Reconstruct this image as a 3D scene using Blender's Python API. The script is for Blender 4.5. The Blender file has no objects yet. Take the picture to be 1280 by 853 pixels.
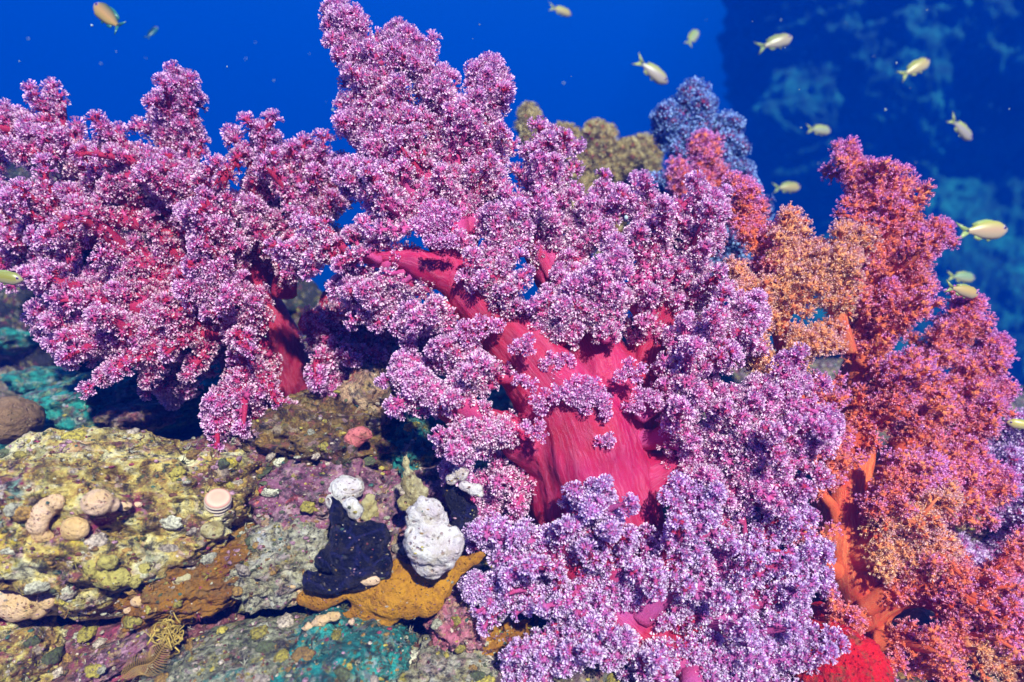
import bpy, bmesh, math, random
import numpy as np
from mathutils import Vector, Matrix

# ------------------------------------------------------------------ camera, light, exposure
scene = bpy.context.scene
cam_data = bpy.data.cameras.new("camera"); cam = bpy.data.objects.new("camera", cam_data)
scene.collection.objects.link(cam); scene.camera = cam
cam.location = (0, 0, 0); cam.rotation_euler = (math.radians(90), 0, 0)
cam_data.lens = 24; cam_data.sensor_width = 36
cam_data.clip_start = 0.02; cam_data.clip_end = 400
cam_data.dof.use_dof = True; cam_data.dof.focus_distance = 0.98; cam_data.dof.aperture_fstop = 2.3

world = bpy.data.worlds.new("World"); scene.world = world; world.use_nodes = True
wn = world.node_tree; wn.nodes.clear()
w_out = wn.nodes.new('ShaderNodeOutputWorld'); w_bg = wn.nodes.new('ShaderNodeBackground')
w_tc = wn.nodes.new('ShaderNodeTexCoord'); w_sep = wn.nodes.new('ShaderNodeSeparateXYZ')
w_map = wn.nodes.new('ShaderNodeMapRange'); w_ramp = wn.nodes.new('ShaderNodeValToRGB')
wn.links.new(w_tc.outputs['Generated'], w_sep.inputs[0]); wn.links.new(w_sep.outputs['Z'], w_map.inputs[0])
w_map.inputs[1].default_value = -1; w_map.inputs[2].default_value = 1
wn.links.new(w_map.outputs[0], w_ramp.inputs[0]); wn.links.new(w_ramp.outputs[0], w_bg.inputs[0])
cr = w_ramp.color_ramp
cr.elements[0].position = 0.0; cr.elements[0].color = (0.0, 0.004, 0.06, 1)
cr.elements[1].position = 1.0; cr.elements[1].color = (0.05, 0.30, 0.90, 1)
for p, c in ((0.45, (0.0, 0.018, 0.30, 1)), (0.56, (0.0, 0.032, 0.56, 1)), (0.64, (0.0, 0.062, 0.70, 1)), (0.70, (0.0, 0.10, 0.88, 1))):
    e = cr.elements.new(p); e.color = c
w_bg.inputs[1].default_value = 0.5
wn.links.new(w_bg.outputs[0], w_out.inputs[0])

sun_data = bpy.data.lights.new("sun", 'SUN'); sun = bpy.data.objects.new("sun", sun_data)
scene.collection.objects.link(sun)
SUN_DIR = Vector((-0.24, 0.82, -0.52)).normalized()          # the way the light travels
sun.rotation_euler = SUN_DIR.to_track_quat('-Z', 'Y').to_euler()
sun_data.energy = 5.0; sun_data.angle = math.radians(1.5); sun_data.color = (1.0, 0.93, 0.86)

scene.view_settings.view_transform = 'Standard'; scene.view_settings.look = 'None'
scene.view_settings.exposure = 0.72; scene.view_settings.gamma = 1.0
scene.cycles.max_bounces = 5; scene.cycles.diffuse_bounces = 3; scene.cycles.volume_bounces = 0
scene.cycles.glossy_bounces = 2; scene.cycles.transmission_bounces = 2
scene.cycles.use_adaptive_sampling = True; scene.cycles.adaptive_threshold = 0.02
scene.cycles.use_denoising = True

# ------------------------------------------------------------------ helpers
K = 0.75 / 640.0
rng = np.random.default_rng(11)
def P(px, py, y): return np.array([(px - 640) * K * y, y, (426.5 - py) * K * y])
def S(px, y): return px * K * y                       # a length of px pixels at distance y

def _hash(ix, iy, iz, seed):
    h = (ix * 374761393 + iy * 668265263 + iz * 2147483647 + seed * 1274126177) & 0xffffffff
    h = ((h ^ (h >> 13)) * 1103515245) & 0xffffffff
    h = ((h ^ (h >> 16)) * 2246822519) & 0xffffffff
    return ((h ^ (h >> 15)) & 0xffffff) / float(0xffffff)
def vnoise(p, seed=0):
    i = np.floor(p).astype(np.int64); f = p - i; u = f * f * f * (f * (f * 6 - 15) + 10)
    out = 0
    for a in (0, 1):
        wa = u[:, 0] if a else 1 - u[:, 0]
        for b in (0, 1):
            wb = u[:, 1] if b else 1 - u[:, 1]
            for c in (0, 1):
                wc = u[:, 2] if c else 1 - u[:, 2]
                out = out + wa * wb * wc * _hash(i[:, 0] + a, i[:, 1] + b, i[:, 2] + c, seed)
    return out * 2 - 1
def fbm(p, octv=4, seed=0, gain=0.5, ridge=False):
    s = 0; a = 1.0; t = 0
    for o in range(octv):
        n = vnoise(p * (2.03 ** o) + 17.3 * o, seed + o)
        if ridge: n = 1 - 2 * np.abs(n)
        s = s + a * n; t += a; a *= gain
    return s / t

class Geo:
    def __init__(s): s.v = []; s.t = []; s.c = []; s.n = 0
    def add(s, v, t, c):
        v = np.asarray(v, float); t = np.asarray(t, np.int64)
        c = np.asarray(c, float)
        if c.ndim == 1: c = np.tile(c, (len(v), 1))
        s.v.append(v); s.t.append(t + s.n); s.c.append(c); s.n += len(v)
def link(o, parent=None):
    scene.collection.objects.link(o)
    if parent is not None:
        o.parent = parent; o.matrix_parent_inverse = Matrix.Identity(4)
        o.location = -parent.location if parent.parent is None else (0, 0, 0)
    return o
def raw_mesh(name, v, t, c=None, smooth=True):
    me = bpy.data.meshes.new(name)
    me.vertices.add(len(v)); me.vertices.foreach_set('co', np.asarray(v, np.float32).ravel())
    me.loops.add(len(t) * 3); me.loops.foreach_set('vertex_index', np.asarray(t, np.int32).ravel())
    me.polygons.add(len(t)); me.polygons.foreach_set('loop_start', np.arange(0, len(t) * 3, 3, dtype=np.int32))
    me.polygons.foreach_set('loop_total', np.full(len(t), 3, np.int32))
    me.update(calc_edges=True)
    if smooth: me.polygons.foreach_set('use_smooth', np.ones(len(t), bool))
    if c is not None:
        a = me.color_attributes.new('Col', 'FLOAT_COLOR', 'POINT')
        cc = np.ones((len(v), 4), np.float32); cc[:, :3] = c; a.data.foreach_set('color', cc.ravel())
    return me
def build(geo, name, mat, parent=None, origin=None, smooth=True):
    v = np.concatenate(geo.v); t = np.concatenate(geo.t); c = np.concatenate(geo.c)
    if parent is None and origin is not None: v = v - origin
    me = raw_mesh(name, v, t, c, smooth); me.materials.append(mat)
    o = bpy.data.objects.new(name, me)
    if parent is None:
        if origin is not None: o.location = origin
        scene.collection.objects.link(o)
    else: link(o, parent)
    return o
def empty(name, loc, label, cat, group=None):
    o = bpy.data.objects.new(name, None); o.location = loc; o.empty_display_size = 0.05
    scene.collection.objects.link(o); return tag(o, label, cat, group)
def tag(o, label=None, cat=None, group=None, kind=None):
    if label: o['label'] = label
    if cat: o['category'] = cat
    if group: o['group'] = group
    if kind: o['kind'] = kind
    return o

def norm(a):
    a = np.asarray(a, float); return a / (np.linalg.norm(a, axis=-1, keepdims=True) + 1e-12)
def smooth_path(pts, n):
    """Catmull-Rom through rows of pts (any number of columns), n samples."""
    p = np.asarray(pts, float)
    if len(p) < 3:
        t = np.linspace(0, 1, n)[:, None]; return p[0] * (1 - t) + p[-1] * t
    q = np.vstack([2 * p[0] - p[1], p, 2 * p[-1] - p[-2]])
    out = []
    for t in np.linspace(0, len(p) - 1 - 1e-6, n):
        i = int(t); f = t - i; a, b, c, d = q[i], q[i + 1], q[i + 2], q[i + 3]
        out.append(0.5 * (2 * b + (c - a) * f + (2 * a - 5 * b + 4 * c - d) * f * f + (3 * b - a - 3 * c + d) * f ** 3))
    return np.array(out)
def tube(geo, pts, rad, col, seg=8, cap=True, flat=1.0):
    pts = np.asarray(pts, float); n = len(pts); rad = np.broadcast_to(np.asarray(rad, float), (n,))
    tan = norm(np.gradient(pts, axis=0)); ref = np.array([0.13, 0.2, 1.0])
    if abs(np.dot(tan[0], norm(ref))) > 0.9: ref = np.array([1.0, 0.1, 0.1])
    rings = []
    x = norm(np.cross(tan[0], ref))
    for i in range(n):
        x = norm(x - tan[i] * np.dot(x, tan[i])); y = np.cross(tan[i], x)
        a = np.arange(seg) * 2 * math.pi / seg
        rings.append(pts[i] + rad[i] * (np.cos(a)[:, None] * x + flat * np.sin(a)[:, None] * y))
    v = np.concatenate(rings); idx = np.arange(n * seg).reshape(n, seg); nx = np.roll(idx, -1, axis=1)
    a, b, c, d = idx[:-1].ravel(), nx[:-1].ravel(), nx[1:].ravel(), idx[1:].ravel()
    t = np.vstack([np.stack([a, b, c], 1), np.stack([a, c, d], 1)])
    if cap:
        e = pts[-1] + tan[-1] * rad[-1] * 0.8; s0 = pts[0] - tan[0] * rad[0] * 0.5
        v = np.vstack([v, e, s0]); k = n * seg
        t = np.vstack([t, np.stack([idx[-1], nx[-1], np.full(seg, k)], 1), np.stack([nx[0], idx[0], np.full(seg, k + 1)], 1)])
    col = np.asarray(col, float)
    if col.ndim == 2: col = np.vstack([np.repeat(col, seg, axis=0)] + ([col[-1], col[0]] if cap else []))
    geo.add(v, t, col)

def polyp_template(nt, reach, width, lift, calyx=4, depth=1.1, r0=.22, r1=.42):
    v = []; t = []; kind = []           # kind 0 calyx base, 1 calyx rim, 2 tentacle root, 3 tentacle side, 4 tip
    a = np.arange(calyx) * 2 * math.pi / calyx
    for x in a: v.append((r0 * math.cos(x), r0 * math.sin(x), -depth)); kind.append(0)
    for x in a: v.append((r1 * math.cos(x), r1 * math.sin(x), .15)); kind.append(1)
    for i in range(calyx):
        j = (i + 1) % calyx; t += [(i, j, calyx + j), (i, calyx + j, calyx + i)]
    v.append((0, 0, .05)); kind.append(1); c = len(v) - 1
    for i in range(calyx): t.append((calyx + i, calyx + (i + 1) % calyx, c))
    for k in range(nt):
        x = k * 2 * math.pi / nt + .2; ca, sa = math.cos(x), math.sin(x); b = len(v)
        m = reach * .62; v += [(r1 * .9 * ca, r1 * .9 * sa, .12), (m * ca - width * sa, m * sa + width * ca, lift + .1),
                               (reach * ca, reach * sa, lift * 1.05), (m * ca + width * sa, m * sa - width * ca, lift + .1)]
        kind += [2, 3, 4, 3]; t += [(b, b + 2, b + 1), (b, b + 3, b + 2)]
    return np.array(v), np.array(t), np.array(kind)
POLYP_A = polyp_template(5, 1.05, .34, .95)
POLYP_B = polyp_template(4, .72, .26, 1.0, calyx=3, depth=2.6, r0=.34, r1=.28)
POLYP_C = polyp_template(5, 1.2, .32, .5, calyx=4)

def polyps(geo, pos, dirs, size, tmpl, pal, r, pal2=None, inner=None):
    """pal: five rgb rows, one for each template kind."""
    pos = np.asarray(pos); dirs = norm(dirs); n = len(pos)
    tv, tt, tk = tmpl
    ref = np.where(np.abs(dirs[:, 2:3]) > .9, [[1., 0, 0]], [[0., 0, 1.]])
    x = norm(np.cross(dirs, ref)); y = np.cross(dirs, x)
    sp = r.uniform(0, 6.28, n)[:, None]
    x, y = np.cos(sp) * x + np.sin(sp) * y, -np.sin(sp) * x + np.cos(sp) * y
    sc = (size * r.uniform(.8, 1.25, n))[:, None, None]
    jit = 1 + r.uniform(-.16, .16, (n, len(tv), 1))
    opn = r.uniform(.75, 1.2, n)[:, None, None]
    L = tv[None] * jit
    v = pos[:, None] + sc * (L[:, :, 0:1] * x[:, None] * opn + L[:, :, 1:2] * y[:, None] * opn + L[:, :, 2:3] * dirs[:, None])
    t = (tt[None] + (np.arange(n) * len(tv))[:, None, None]).reshape(-1, 3)
    c = np.asarray(pal)[tk][None]
    if pal2 is not None: c = c * (1 - inner[:, None, None]) + np.asarray(pal2)[tk][None] * inner[:, None, None]
    c = c * (1 + r.uniform(-.22, .16, (n, 1, 1))) * (1 + r.uniform(-.1, .1, (n, len(tv), 1)))
    geo.add(v.reshape(-1, 3), t, np.clip(c, 0, 1).reshape(-1, 3))

# ------------------------------------------------------------------ materials
def new_mat(name):
    m = bpy.data.materials.new(name); m.use_nodes = True; nt = m.node_tree
    return m, nt, nt.nodes['Principled BSDF']
def N(nt, kind, **kw):
    n = nt.nodes.new(kind)
    for k, v in kw.items(): setattr(n, k, v)
    return n
def ramp(nt, src, stops, interp='LINEAR'):
    r = N(nt, 'ShaderNodeValToRGB'); r.color_ramp.interpolation = interp
    els = r.color_ramp.elements
    while len(els) < len(stops): els.new(0.5)
    for e, (p, c) in zip(els, stops): e.position = p; e.color = (*c, 1)
    nt.links.new(src, r.inputs[0]); return r.outputs[0]
def noise(nt, co, scale, detail=5, rough=.6, dist=0.0):
    n = N(nt, 'ShaderNodeTexNoise'); n.inputs['Scale'].default_value = scale; n.inputs['Detail'].default_value = detail
    n.inputs['Roughness'].default_value = rough; n.inputs['Distortion'].default_value = dist
    nt.links.new(co, n.inputs['Vector']); return n.outputs['Fac']
def mixc(nt, fac, a, b, mode='MIX'):
    m = N(nt, 'ShaderNodeMix', data_type='RGBA', blend_type=mode)
    for s, v in ((0, fac), (6, a), (7, b)):
        if isinstance(v, (int, float)): m.inputs[s].default_value = v
        elif isinstance(v, tuple): m.inputs[s].default_value = (*v, 1)
        else: nt.links.new(v, m.inputs[s])
    return m.outputs[2]
def math_(nt, op, a, b=0.0, c=0.0):
    m = N(nt, 'ShaderNodeMath', operation=op)
    for s, v in enumerate((a, b, c)):
        if isinstance(v, (int, float)): m.inputs[s].default_value = v
        else: nt.links.new(v, m.inputs[s])
    return m.outputs[0]
def bump(nt, h, bsdf, strength, dist):
    b = N(nt, 'ShaderNodeBump'); b.inputs['Strength'].default_value = strength; b.inputs['Distance'].default_value = dist
    nt.links.new(h, b.inputs['Height']); nt.links.new(b.outputs[0], bsdf.inputs['Normal'])

def flesh_mat(name, pale=(0.82, 0.24, 0.46), deep=(.44, .004, .04), freq=2100., flow=False):
    """soft translucent coral flesh: vertex colour, crossed by fine pale spicule lines."""
    m, nt, b = new_mat(name)
    co = N(nt, 'ShaderNodeNewGeometry').outputs['Position']
    vc = N(nt, 'ShaderNodeVertexColor', layer_name='Col').outputs[0]
    brk = noise(nt, co, 90, 3, .6); big = noise(nt, co, 9, 4, .6)
    if flow:
        at = N(nt, 'ShaderNodeAttribute', attribute_name='Flow'); fv = at.outputs['Vector']
        wob = N(nt, 'ShaderNodeTexNoise'); wob.inputs['Scale'].default_value = 26; wob.inputs['Detail'].default_value = 3; nt.links.new(co, wob.inputs['Vector'])
        wv = mixc(nt, .012, fv, wob.outputs['Color'], 'ADD')
        mp = N(nt, 'ShaderNodeMapping'); mp.inputs['Scale'].default_value = (1, .07, .3); nt.links.new(wv, mp.inputs[0])
        l1 = ramp(nt, noise(nt, mp.outputs[0], 400, 3, .75), [(.47, (0, 0, 0)), (.62, (1, 1, 1))])
        l2 = ramp(nt, noise(nt, mp.outputs[0], 120, 3, .6), [(.45, (0, 0, 0)), (.68, (1, 1, 1))])
        l3 = ramp(nt, noise(nt, co, 700, 3, .8, 1.5), [(.5, (0, 0, 0)), (.62, (1, 1, 1))])
        line = math_(nt, 'ADD', math_(nt, 'MULTIPLY', l1, .55), math_(nt, 'ADD', math_(nt, 'MULTIPLY', l2, .25), math_(nt, 'MULTIPLY', l3, .3)))
    else:
        line = ramp(nt, noise(nt, co, 620, 3, .8, 1.2), [(.48, (0, 0, 0)), (.62, (1, 1, 1))])
    c1 = mixc(nt, ramp(nt, big, [(.40, (0, 0, 0)), (.62, (1, 1, 1))]), deep, vc)
    c2 = mixc(nt, math_(nt, 'MULTIPLY', line, .34 if flow else .25), c1, pale)
    nt.links.new(c2, b.inputs['Base Color'])
    b.inputs['Roughness'].default_value = .5; b.inputs['Specular IOR Level'].default_value = .3
    b.inputs['Subsurface Weight'].default_value = .35 if flow else 0.
    b.inputs['Subsurface Radius'].default_value = (1.0, .15, .25); b.inputs['Subsurface Scale'].default_value = .012
    bump(nt, math_(nt, 'ADD', line, math_(nt, 'MULTIPLY', brk, .8)), b, .6, .0016)
    return m
def vc_mat(name, rough=.5, spec=.3, trans=.0, glow=None):
    m, nt, b = new_mat(name)
    vc = N(nt, 'ShaderNodeVertexColor', layer_name='Col').outputs[0]
    nt.links.new(vc, b.inputs['Base Color'])
    b.inputs['Roughness'].default_value = rough; b.inputs['Specular IOR Level'].default_value = spec
    if trans:
        tr = N(nt, 'ShaderNodeBsdfTranslucent'); nt.links.new(vc, tr.inputs[0])
        mx = N(nt, 'ShaderNodeMixShader'); mx.inputs[0].default_value = trans
        nt.links.new(b.outputs[0], mx.inputs[1]); nt.links.new(tr.outputs[0], mx.inputs[2])
        nt.links.new(mx.outputs[0], nt.nodes['Material Output'].inputs[0])
    return m
def rock_mat(name, stops, speck, speck_amt=.3, scale=14., bs=.9, bd=.008, patch=None, crust_amt=.5, crust=((0, (.05, .02, .02)), (.2, (.45, .36, .08)), (.34, (.30, .05, .10)), (.48, (.55, .45, .38)), (.62, (.08, .12, .07)), (.76, (.36, .22, .06)), (.88, (.50, .30, .40)))):
    m, nt, b = new_mat(name)
    co = N(nt, 'ShaderNodeNewGeometry').outputs['Position']
    n1 = noise(nt, co, scale, 8, .68, .6)
    c = ramp(nt, n1, stops)
    if patch:
        for k, (pc, sc, th) in enumerate(patch):
            mp = N(nt, 'ShaderNodeMapping'); mp.inputs['Location'].default_value = (3.1 * k + 1, 7.7 * k, 1.9 * k); nt.links.new(co, mp.inputs[0])
            n2 = noise(nt, mp.outputs[0], sc, 5, .65, .4)
            f = ramp(nt, n2, [(th, (0, 0, 0)), (th + .035, (1, 1, 1))])
            c = mixc(nt, f, c, pc)
    v = N(nt, 'ShaderNodeTexVoronoi'); v.inputs['Scale'].default_value = scale * 14; nt.links.new(co, v.inputs['Vector'])
    n3 = noise(nt, co, scale * 7, 4, .7)
    sf = math_(nt, 'MULTIPLY', ramp(nt, v.outputs['Distance'], [(.1, (1, 1, 1)), (.42, (0, 0, 0))]), ramp(nt, n3, [(.46, (0, 0, 0)), (.62, (1, 1, 1))]))
    c = mixc(nt, math_(nt, 'MULTIPLY', sf, speck_amt * 2), c, speck)
    vm = N(nt, 'ShaderNodeTexVoronoi'); vm.inputs['Scale'].default_value = 95; vm.inputs['Randomness'].default_value = 1
    nv = N(nt, 'ShaderNodeTexNoise'); nv.inputs['Scale'].default_value = 60; nv.inputs['Detail'].default_value = 3; nt.links.new(co, nv.inputs['Vector'])
    wv = mixc(nt, .03, co, nv.outputs['Color'], 'ADD'); nt.links.new(wv, vm.inputs['Vector'])
    sr = N(nt, 'ShaderNodeSeparateXYZ'); nt.links.new(vm.outputs['Color'], sr.inputs[0])
    cell = ramp(nt, sr.outputs[0], crust, 'CONSTANT')
    nm = noise(nt, co, 34, 5, .7)
    c = mixc(nt, math_(nt, 'MULTIPLY', ramp(nt, nm, [(.47, (0, 0, 0)), (.56, (1, 1, 1))]), crust_amt), c, cell)
    n4 = noise(nt, co, scale * 3.4, 6, .75)
    c = mixc(nt, ramp(nt, n4, [(.38, (.95, .95, .95)), (.53, (0, 0, 0))]), c, (0.014, 0.008, 0.012))  # crevice shade painted into the colour where the noise dips
    nt.links.new(c, b.inputs['Base Color']); b.inputs['Roughness'].default_value = .62
    v3 = N(nt, 'ShaderNodeTexVoronoi', feature='SMOOTH_F1'); v3.inputs['Scale'].default_value = scale * 5.5; nt.links.new(co, v3.inputs['Vector'])
    n1 = math_(nt, 'SUBTRACT', n1, math_(nt, 'MULTIPLY', v3.outputs['Distance'], .55))
    h = math_(nt, 'ADD', math_(nt, 'MULTIPLY', n1, .8), math_(nt, 'ADD', math_(nt, 'MULTIPLY', n4, .9), math_(nt, 'MULTIPLY', n3, .45)))
    bump(nt, h, b, bs, bd)
    return m

# ------------------------------------------------------------------ setting: reef slope, far reef, haze
def displaced_ball(name, mat, cpx, cpy, y, rx, rz, ry, amp=.12, freq=2.2, seed=1, sub=5, rot=0., tilt=0., parent=None, ridge=False, squash=None, octv=5, rough=.045):
    """a boulder or lump, centred on pixel cpx, cpy at distance y, radii rx, rz in pixels and ry in metres."""
    bm = bmesh.new(); bmesh.ops.create_icosphere(bm, subdivisions=sub, radius=1.0)
    v = np.array([x.co[:] for x in bm.verts]); t = np.array([[q.index for q in f.verts] for f in bm.faces]); bm.free()
    d = 1 + amp * 2 * fbm(v * freq + seed * 5.7, octv, seed, .52, ridge)
    d = d + amp * .55 * fbm(v * freq * 1.6 + seed * 2.1, 4, seed + 9, .55, True)
    if sub > 4: q = np.array([rx, rx * .8, rz]) / 60.; d = d + rough * 2.2 / max(1., rx / 60) * fbm(v * q * 6 + seed, 5, seed + 3, .6, True)
    v = v * d[:, None]
    v = v * np.array([S(rx, y), ry, S(rz, y)])
    ca, sa = math.cos(rot), math.sin(rot)
    v = np.stack([v[:, 0] * ca - v[:, 2] * sa, v[:, 1], v[:, 0] * sa + v[:, 2] * ca], 1)
    ca, sa = math.cos(tilt), math.sin(tilt)
    v = np.stack([v[:, 0], v[:, 1] * ca - v[:, 2] * sa, v[:, 1] * sa + v[:, 2] * ca], 1)
    if parent is None:
        me = raw_mesh(name, v, t); me.materials.append(mat)
        o = bpy.data.objects.new(name, me); o.location = P(cpx, cpy, y); scene.collection.objects.link(o)
    else:
        me = raw_mesh(name, v + P(cpx, cpy, y), t); me.materials.append(mat)
        o = link(bpy.data.objects.new(name, me), parent)
    return o
def sheet(name, mat, fn, nu, nv):
    u, w = np.meshgrid(np.linspace(0, 1, nu), np.linspace(0, 1, nv), indexing='ij')
    v = fn(u.ravel(), w.ravel()); idx = np.arange(nu * nv).reshape(nu, nv)
    a, b, c, d = idx[:-1, :-1].ravel(), idx[1:, :-1].ravel(), idx[1:, 1:].ravel(), idx[:-1, 1:].ravel()
    t = np.vstack([np.stack([a, b, c], 1), np.stack([a, c, d], 1)])
    me = raw_mesh(name, v, t); me.materials.append(mat)
    o = bpy.data.objects.new(name, me); scene.collection.objects.link(o); return o

slope_mat = rock_mat('reef_slope', [(.3, (.03, .02, .03)), (.45, (.10, .05, .07)), (.55, (.16, .12, .07)), (.68, (.10, .16, .12))], (.35, .3, .2), .25, 9.,
                     patch=[((.22, .05, .07), 6, .62), ((.25, .13, .02), 5, .64)])
def slope(u, w):
    # w runs away from the camera on a stretched scale, u across
    y = np.interp(w, [0, .5, .72, 1.0], [0.55, 1.5, 2.3, 60.0]); x = (u - .5) * (3.2 + (y - .55) * 3.0)
    xs = x / np.maximum(y, .8)
    ridge = np.interp(xs, [-.8, -.62, -.3, -.05, .3, .6, .8], [-.02, -.05, .02, .06, -.02, -.16, -.25])
    z = np.interp(y, [0.55, .85, 1.05, 1.3, 1.7, 2.1, 3.0, 8., 60.], [-.50, -.50, -.42, -.26, 0, -.08, -.9, -4.5, -14.])
    z = z + ridge * np.interp(y, [.9, 1.6, 2.5], [0, 1, 0])
    p = np.stack([x, y, z], 1)
    am = np.interp(y, [.5, 1.7, 4, 60], [.07, .11, .4, 1.5])
    f = np.interp(y, [.5, 2, 4, 60], [1, 1, .6, .2])[:, None]
    z = z + am * fbm(p * f * 3.2, 5, 3, .55) + am * .35 * fbm(p * f * 14, 3, 9, .5)
    return np.stack([x, y, z], 1)
o = sheet('reef_slope', slope_mat, slope, 420, 420); tag(o, kind='structure')

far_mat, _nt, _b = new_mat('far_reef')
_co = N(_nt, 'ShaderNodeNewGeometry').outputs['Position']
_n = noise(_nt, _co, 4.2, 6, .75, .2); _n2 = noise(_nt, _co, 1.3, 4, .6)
_nt.links.new(ramp(_nt, math_(_nt, 'ADD', math_(_nt, 'MULTIPLY', _n, .6), math_(_nt, 'MULTIPLY', _n2, .4)), [(.36, (.004, .02, .06)), (.48, (.01, .06, .12)), (.58, (.02, .16, .24)), (.70, (.05, .34, .44))]), _b.inputs['Base Color'])  # the water's blue-green tint is put into the reef colour
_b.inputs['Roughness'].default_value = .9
def far(u, w):
    # a wall of reef rising on the right, its near end rounded and turning away
    a = np.interp(u, [0, .3, 1], [0, .5, 1.0])
    x = np.interp(u, [0, .10, .22, 1], [6.6, 4.3, 4.2, 8.5]); y = np.interp(u, [0, .10, .22, 1], [17., 13.2, 11.0, 5.2])
    z = -9 + 16.5 * w
    x = x + np.interp(z, [-9, 0, 2.5, 4.0, 5.5, 7.5], [-1.5, -.1, .45, .3, -.1, -.8])
    y = y + np.interp(z, [-6, 0, 2, 3.2, 6], [-2.2, .2, 1.2, .4, -.2])
    p = np.stack([x, y, z], 1)
    d = .45 * fbm(p * .6, 3, 21, .5) + .26 * fbm(p * 2.6, 5, 31, .7)
    p[:, 0] += .9 * fbm(p[:, 2:3] * np.array([[.9, .0, .0]]) + 3, 5, 77, .65) * np.interp(u, [0, .25, .5], [1, 1, 0])
    nd = norm(np.array([[-.55, -.8, .25]]))
    return p + nd * d[:, None]
o = sheet('far_reef', far_mat, far, 420, 420); tag(o, kind='structure')

def haze_box():
    bm = bmesh.new(); bmesh.ops.create_cube(bm, size=1.0)
    me = bpy.data.meshes.new('haze'); bm.to_mesh(me); bm.free()
    o = bpy.data.objects.new('haze', me); scene.collection.objects.link(o)
    x0, x1, y0, y1, z0, z1 = -110, 110, -1.2, 64, -20, 7.8
    o.location = ((x0 + x1) / 2, (y0 + y1) / 2, (z0 + z1) / 2); o.scale = (x1 - x0, y1 - y0, z1 - z0)
    m = bpy.data.materials.new('haze'); m.use_nodes = True; nt = m.node_tree; nt.nodes.clear()
    out = nt.nodes.new('ShaderNodeOutputMaterial'); pv = nt.nodes.new('ShaderNodeVolumePrincipled')
    pv.inputs['Color'].default_value = (0.0, 0.08, 0.90, 1); pv.inputs['Density'].default_value = 0.08
    pv.inputs['Absorption Color'].default_value = (0.0, 0.25, 0.9, 1)
    nt.links.new(pv.outputs[0], out.inputs['Volume']); me.materials.append(m)
    tag(o, kind='stuff'); o['label'] = 'blue sea water fading the far reef'
    return o
haze_box()

def depth_at(px, py, default=1.0):
    """distance of the first surface met along the line through pixel px, py (to rest small growths on the rock)."""
    bpy.context.view_layer.update(); dg = bpy.context.evaluated_depsgraph_get()
    d = Vector(P(px, py, 1.0)).normalized(); ok, loc, *_ = scene.ray_cast(dg, Vector((0, 0, 0)), d)
    return loc.y if ok and loc.y < 3 else default
# ------------------------------------------------------------------ soft corals
flesh = flesh_mat('coral_flesh')
flesh_trunk = flesh_mat('coral_trunk_flesh', flow=True)
flesh_orange = flesh_mat('orange_coral_flesh', pale=(1.0, .55, .25), deep=(.65, .06, .02), freq=1300.)
orange_trunk = flesh_mat('orange_trunk_flesh', pale=(1.0, .60, .25), deep=(.60, .04, .02), flow=True)
polyp_mat = vc_mat('coral_polyps', .45, .4, .22)

PURPLE = dict(tmpl=POLYP_A, pal=[(.56, .07, .30), (.62, .12, .42), (.74, .22, .60), (.86, .36, .78), (.98, .80, .96)], limb=(.62, .07, .30), twig=(.70, .13, .44), size=3.9, b=8.0, n=5, dens=.74, mat=flesh, tmat=flesh_trunk,
  pal2=[(.62, .06, .24), (.66, .10, .32), (.76, .26, .50), (.88, .55, .76), (.97, .88, .94)])
LAVENDER = dict(PURPLE, pal=[(.46, .07, .36), (.50, .14, .48), (.62, .24, .68), (.72, .42, .90), (.94, .82, .99)], limb=(.52, .09, .36), twig=(.56, .15, .48),
  pal2=[(.52, .05, .30), (.56, .10, .40), (.66, .26, .60), (.80, .56, .86), (.95, .90, .97)])
CRIMSON = dict(PURPLE, pal=[(.54, .05, .26), (.58, .10, .38), (.68, .18, .54), (.80, .32, .74), (.96, .76, .94)], limb=(.46, .012, .08), twig=(.56, .07, .26), trunk=(.36, .008, .03),
  pal2=[(.48, .01, .08), (.52, .03, .14), (.64, .13, .28), (.80, .42, .58), (.96, .80, .86)])
ORANGE = dict(tmpl=POLYP_B, pal=[(.88, .28, .20), (.88, .18, .36), (.84, .18, .58), (.82, .25, .78), (.95, .56, .92)], limb=(.88, .16, .05), twig=(.94, .27, .10), size=3.1, b=7.6, n=5, dens=.85, mat=flesh_orange, tmat=orange_trunk, fern=1.25,
  pal2=[(.92, .22, .04), (.95, .20, .04), (.94, .20, .10), (.93, .27, .20), (.98, .44, .34)])
AMBER = dict(ORANGE, pal=[(.94, .34, .10), (.94, .36, .18), (.90, .38, .34), (.86, .40, .54), (.95, .62, .70)], limb=(.90, .36, .16), twig=(.95, .42, .18), dens=.7, trunk=(.85, .25, .10),
  pal2=[(.94, .38, .12), (.95, .42, .16), (.95, .46, .22), (.95, .55, .35), (.98, .70, .5)])
BLUE = dict(tmpl=POLYP_C, pal=[(.08, .02, .12), (.14, .04, .20), (.20, .14, .48), (.26, .38, .88), (.36, .62, .96)], limb=(.14, .04, .20), twig=(.14, .04, .20), size=4.4, b=8., n=4, mat=flesh, tmat=flesh, dens=.75)
YELLOW = dict(tmpl=POLYP_C, pal=[(.30, .20, .05), (.38, .26, .07), (.50, .36, .12), (.60, .45, .20), (.68, .54, .30)], limb=(.40, .27, .09), twig=(.40, .27, .08), size=3.4, b=6.8, n=4, mat=flesh, tmat=flesh, dens=.6)

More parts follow.
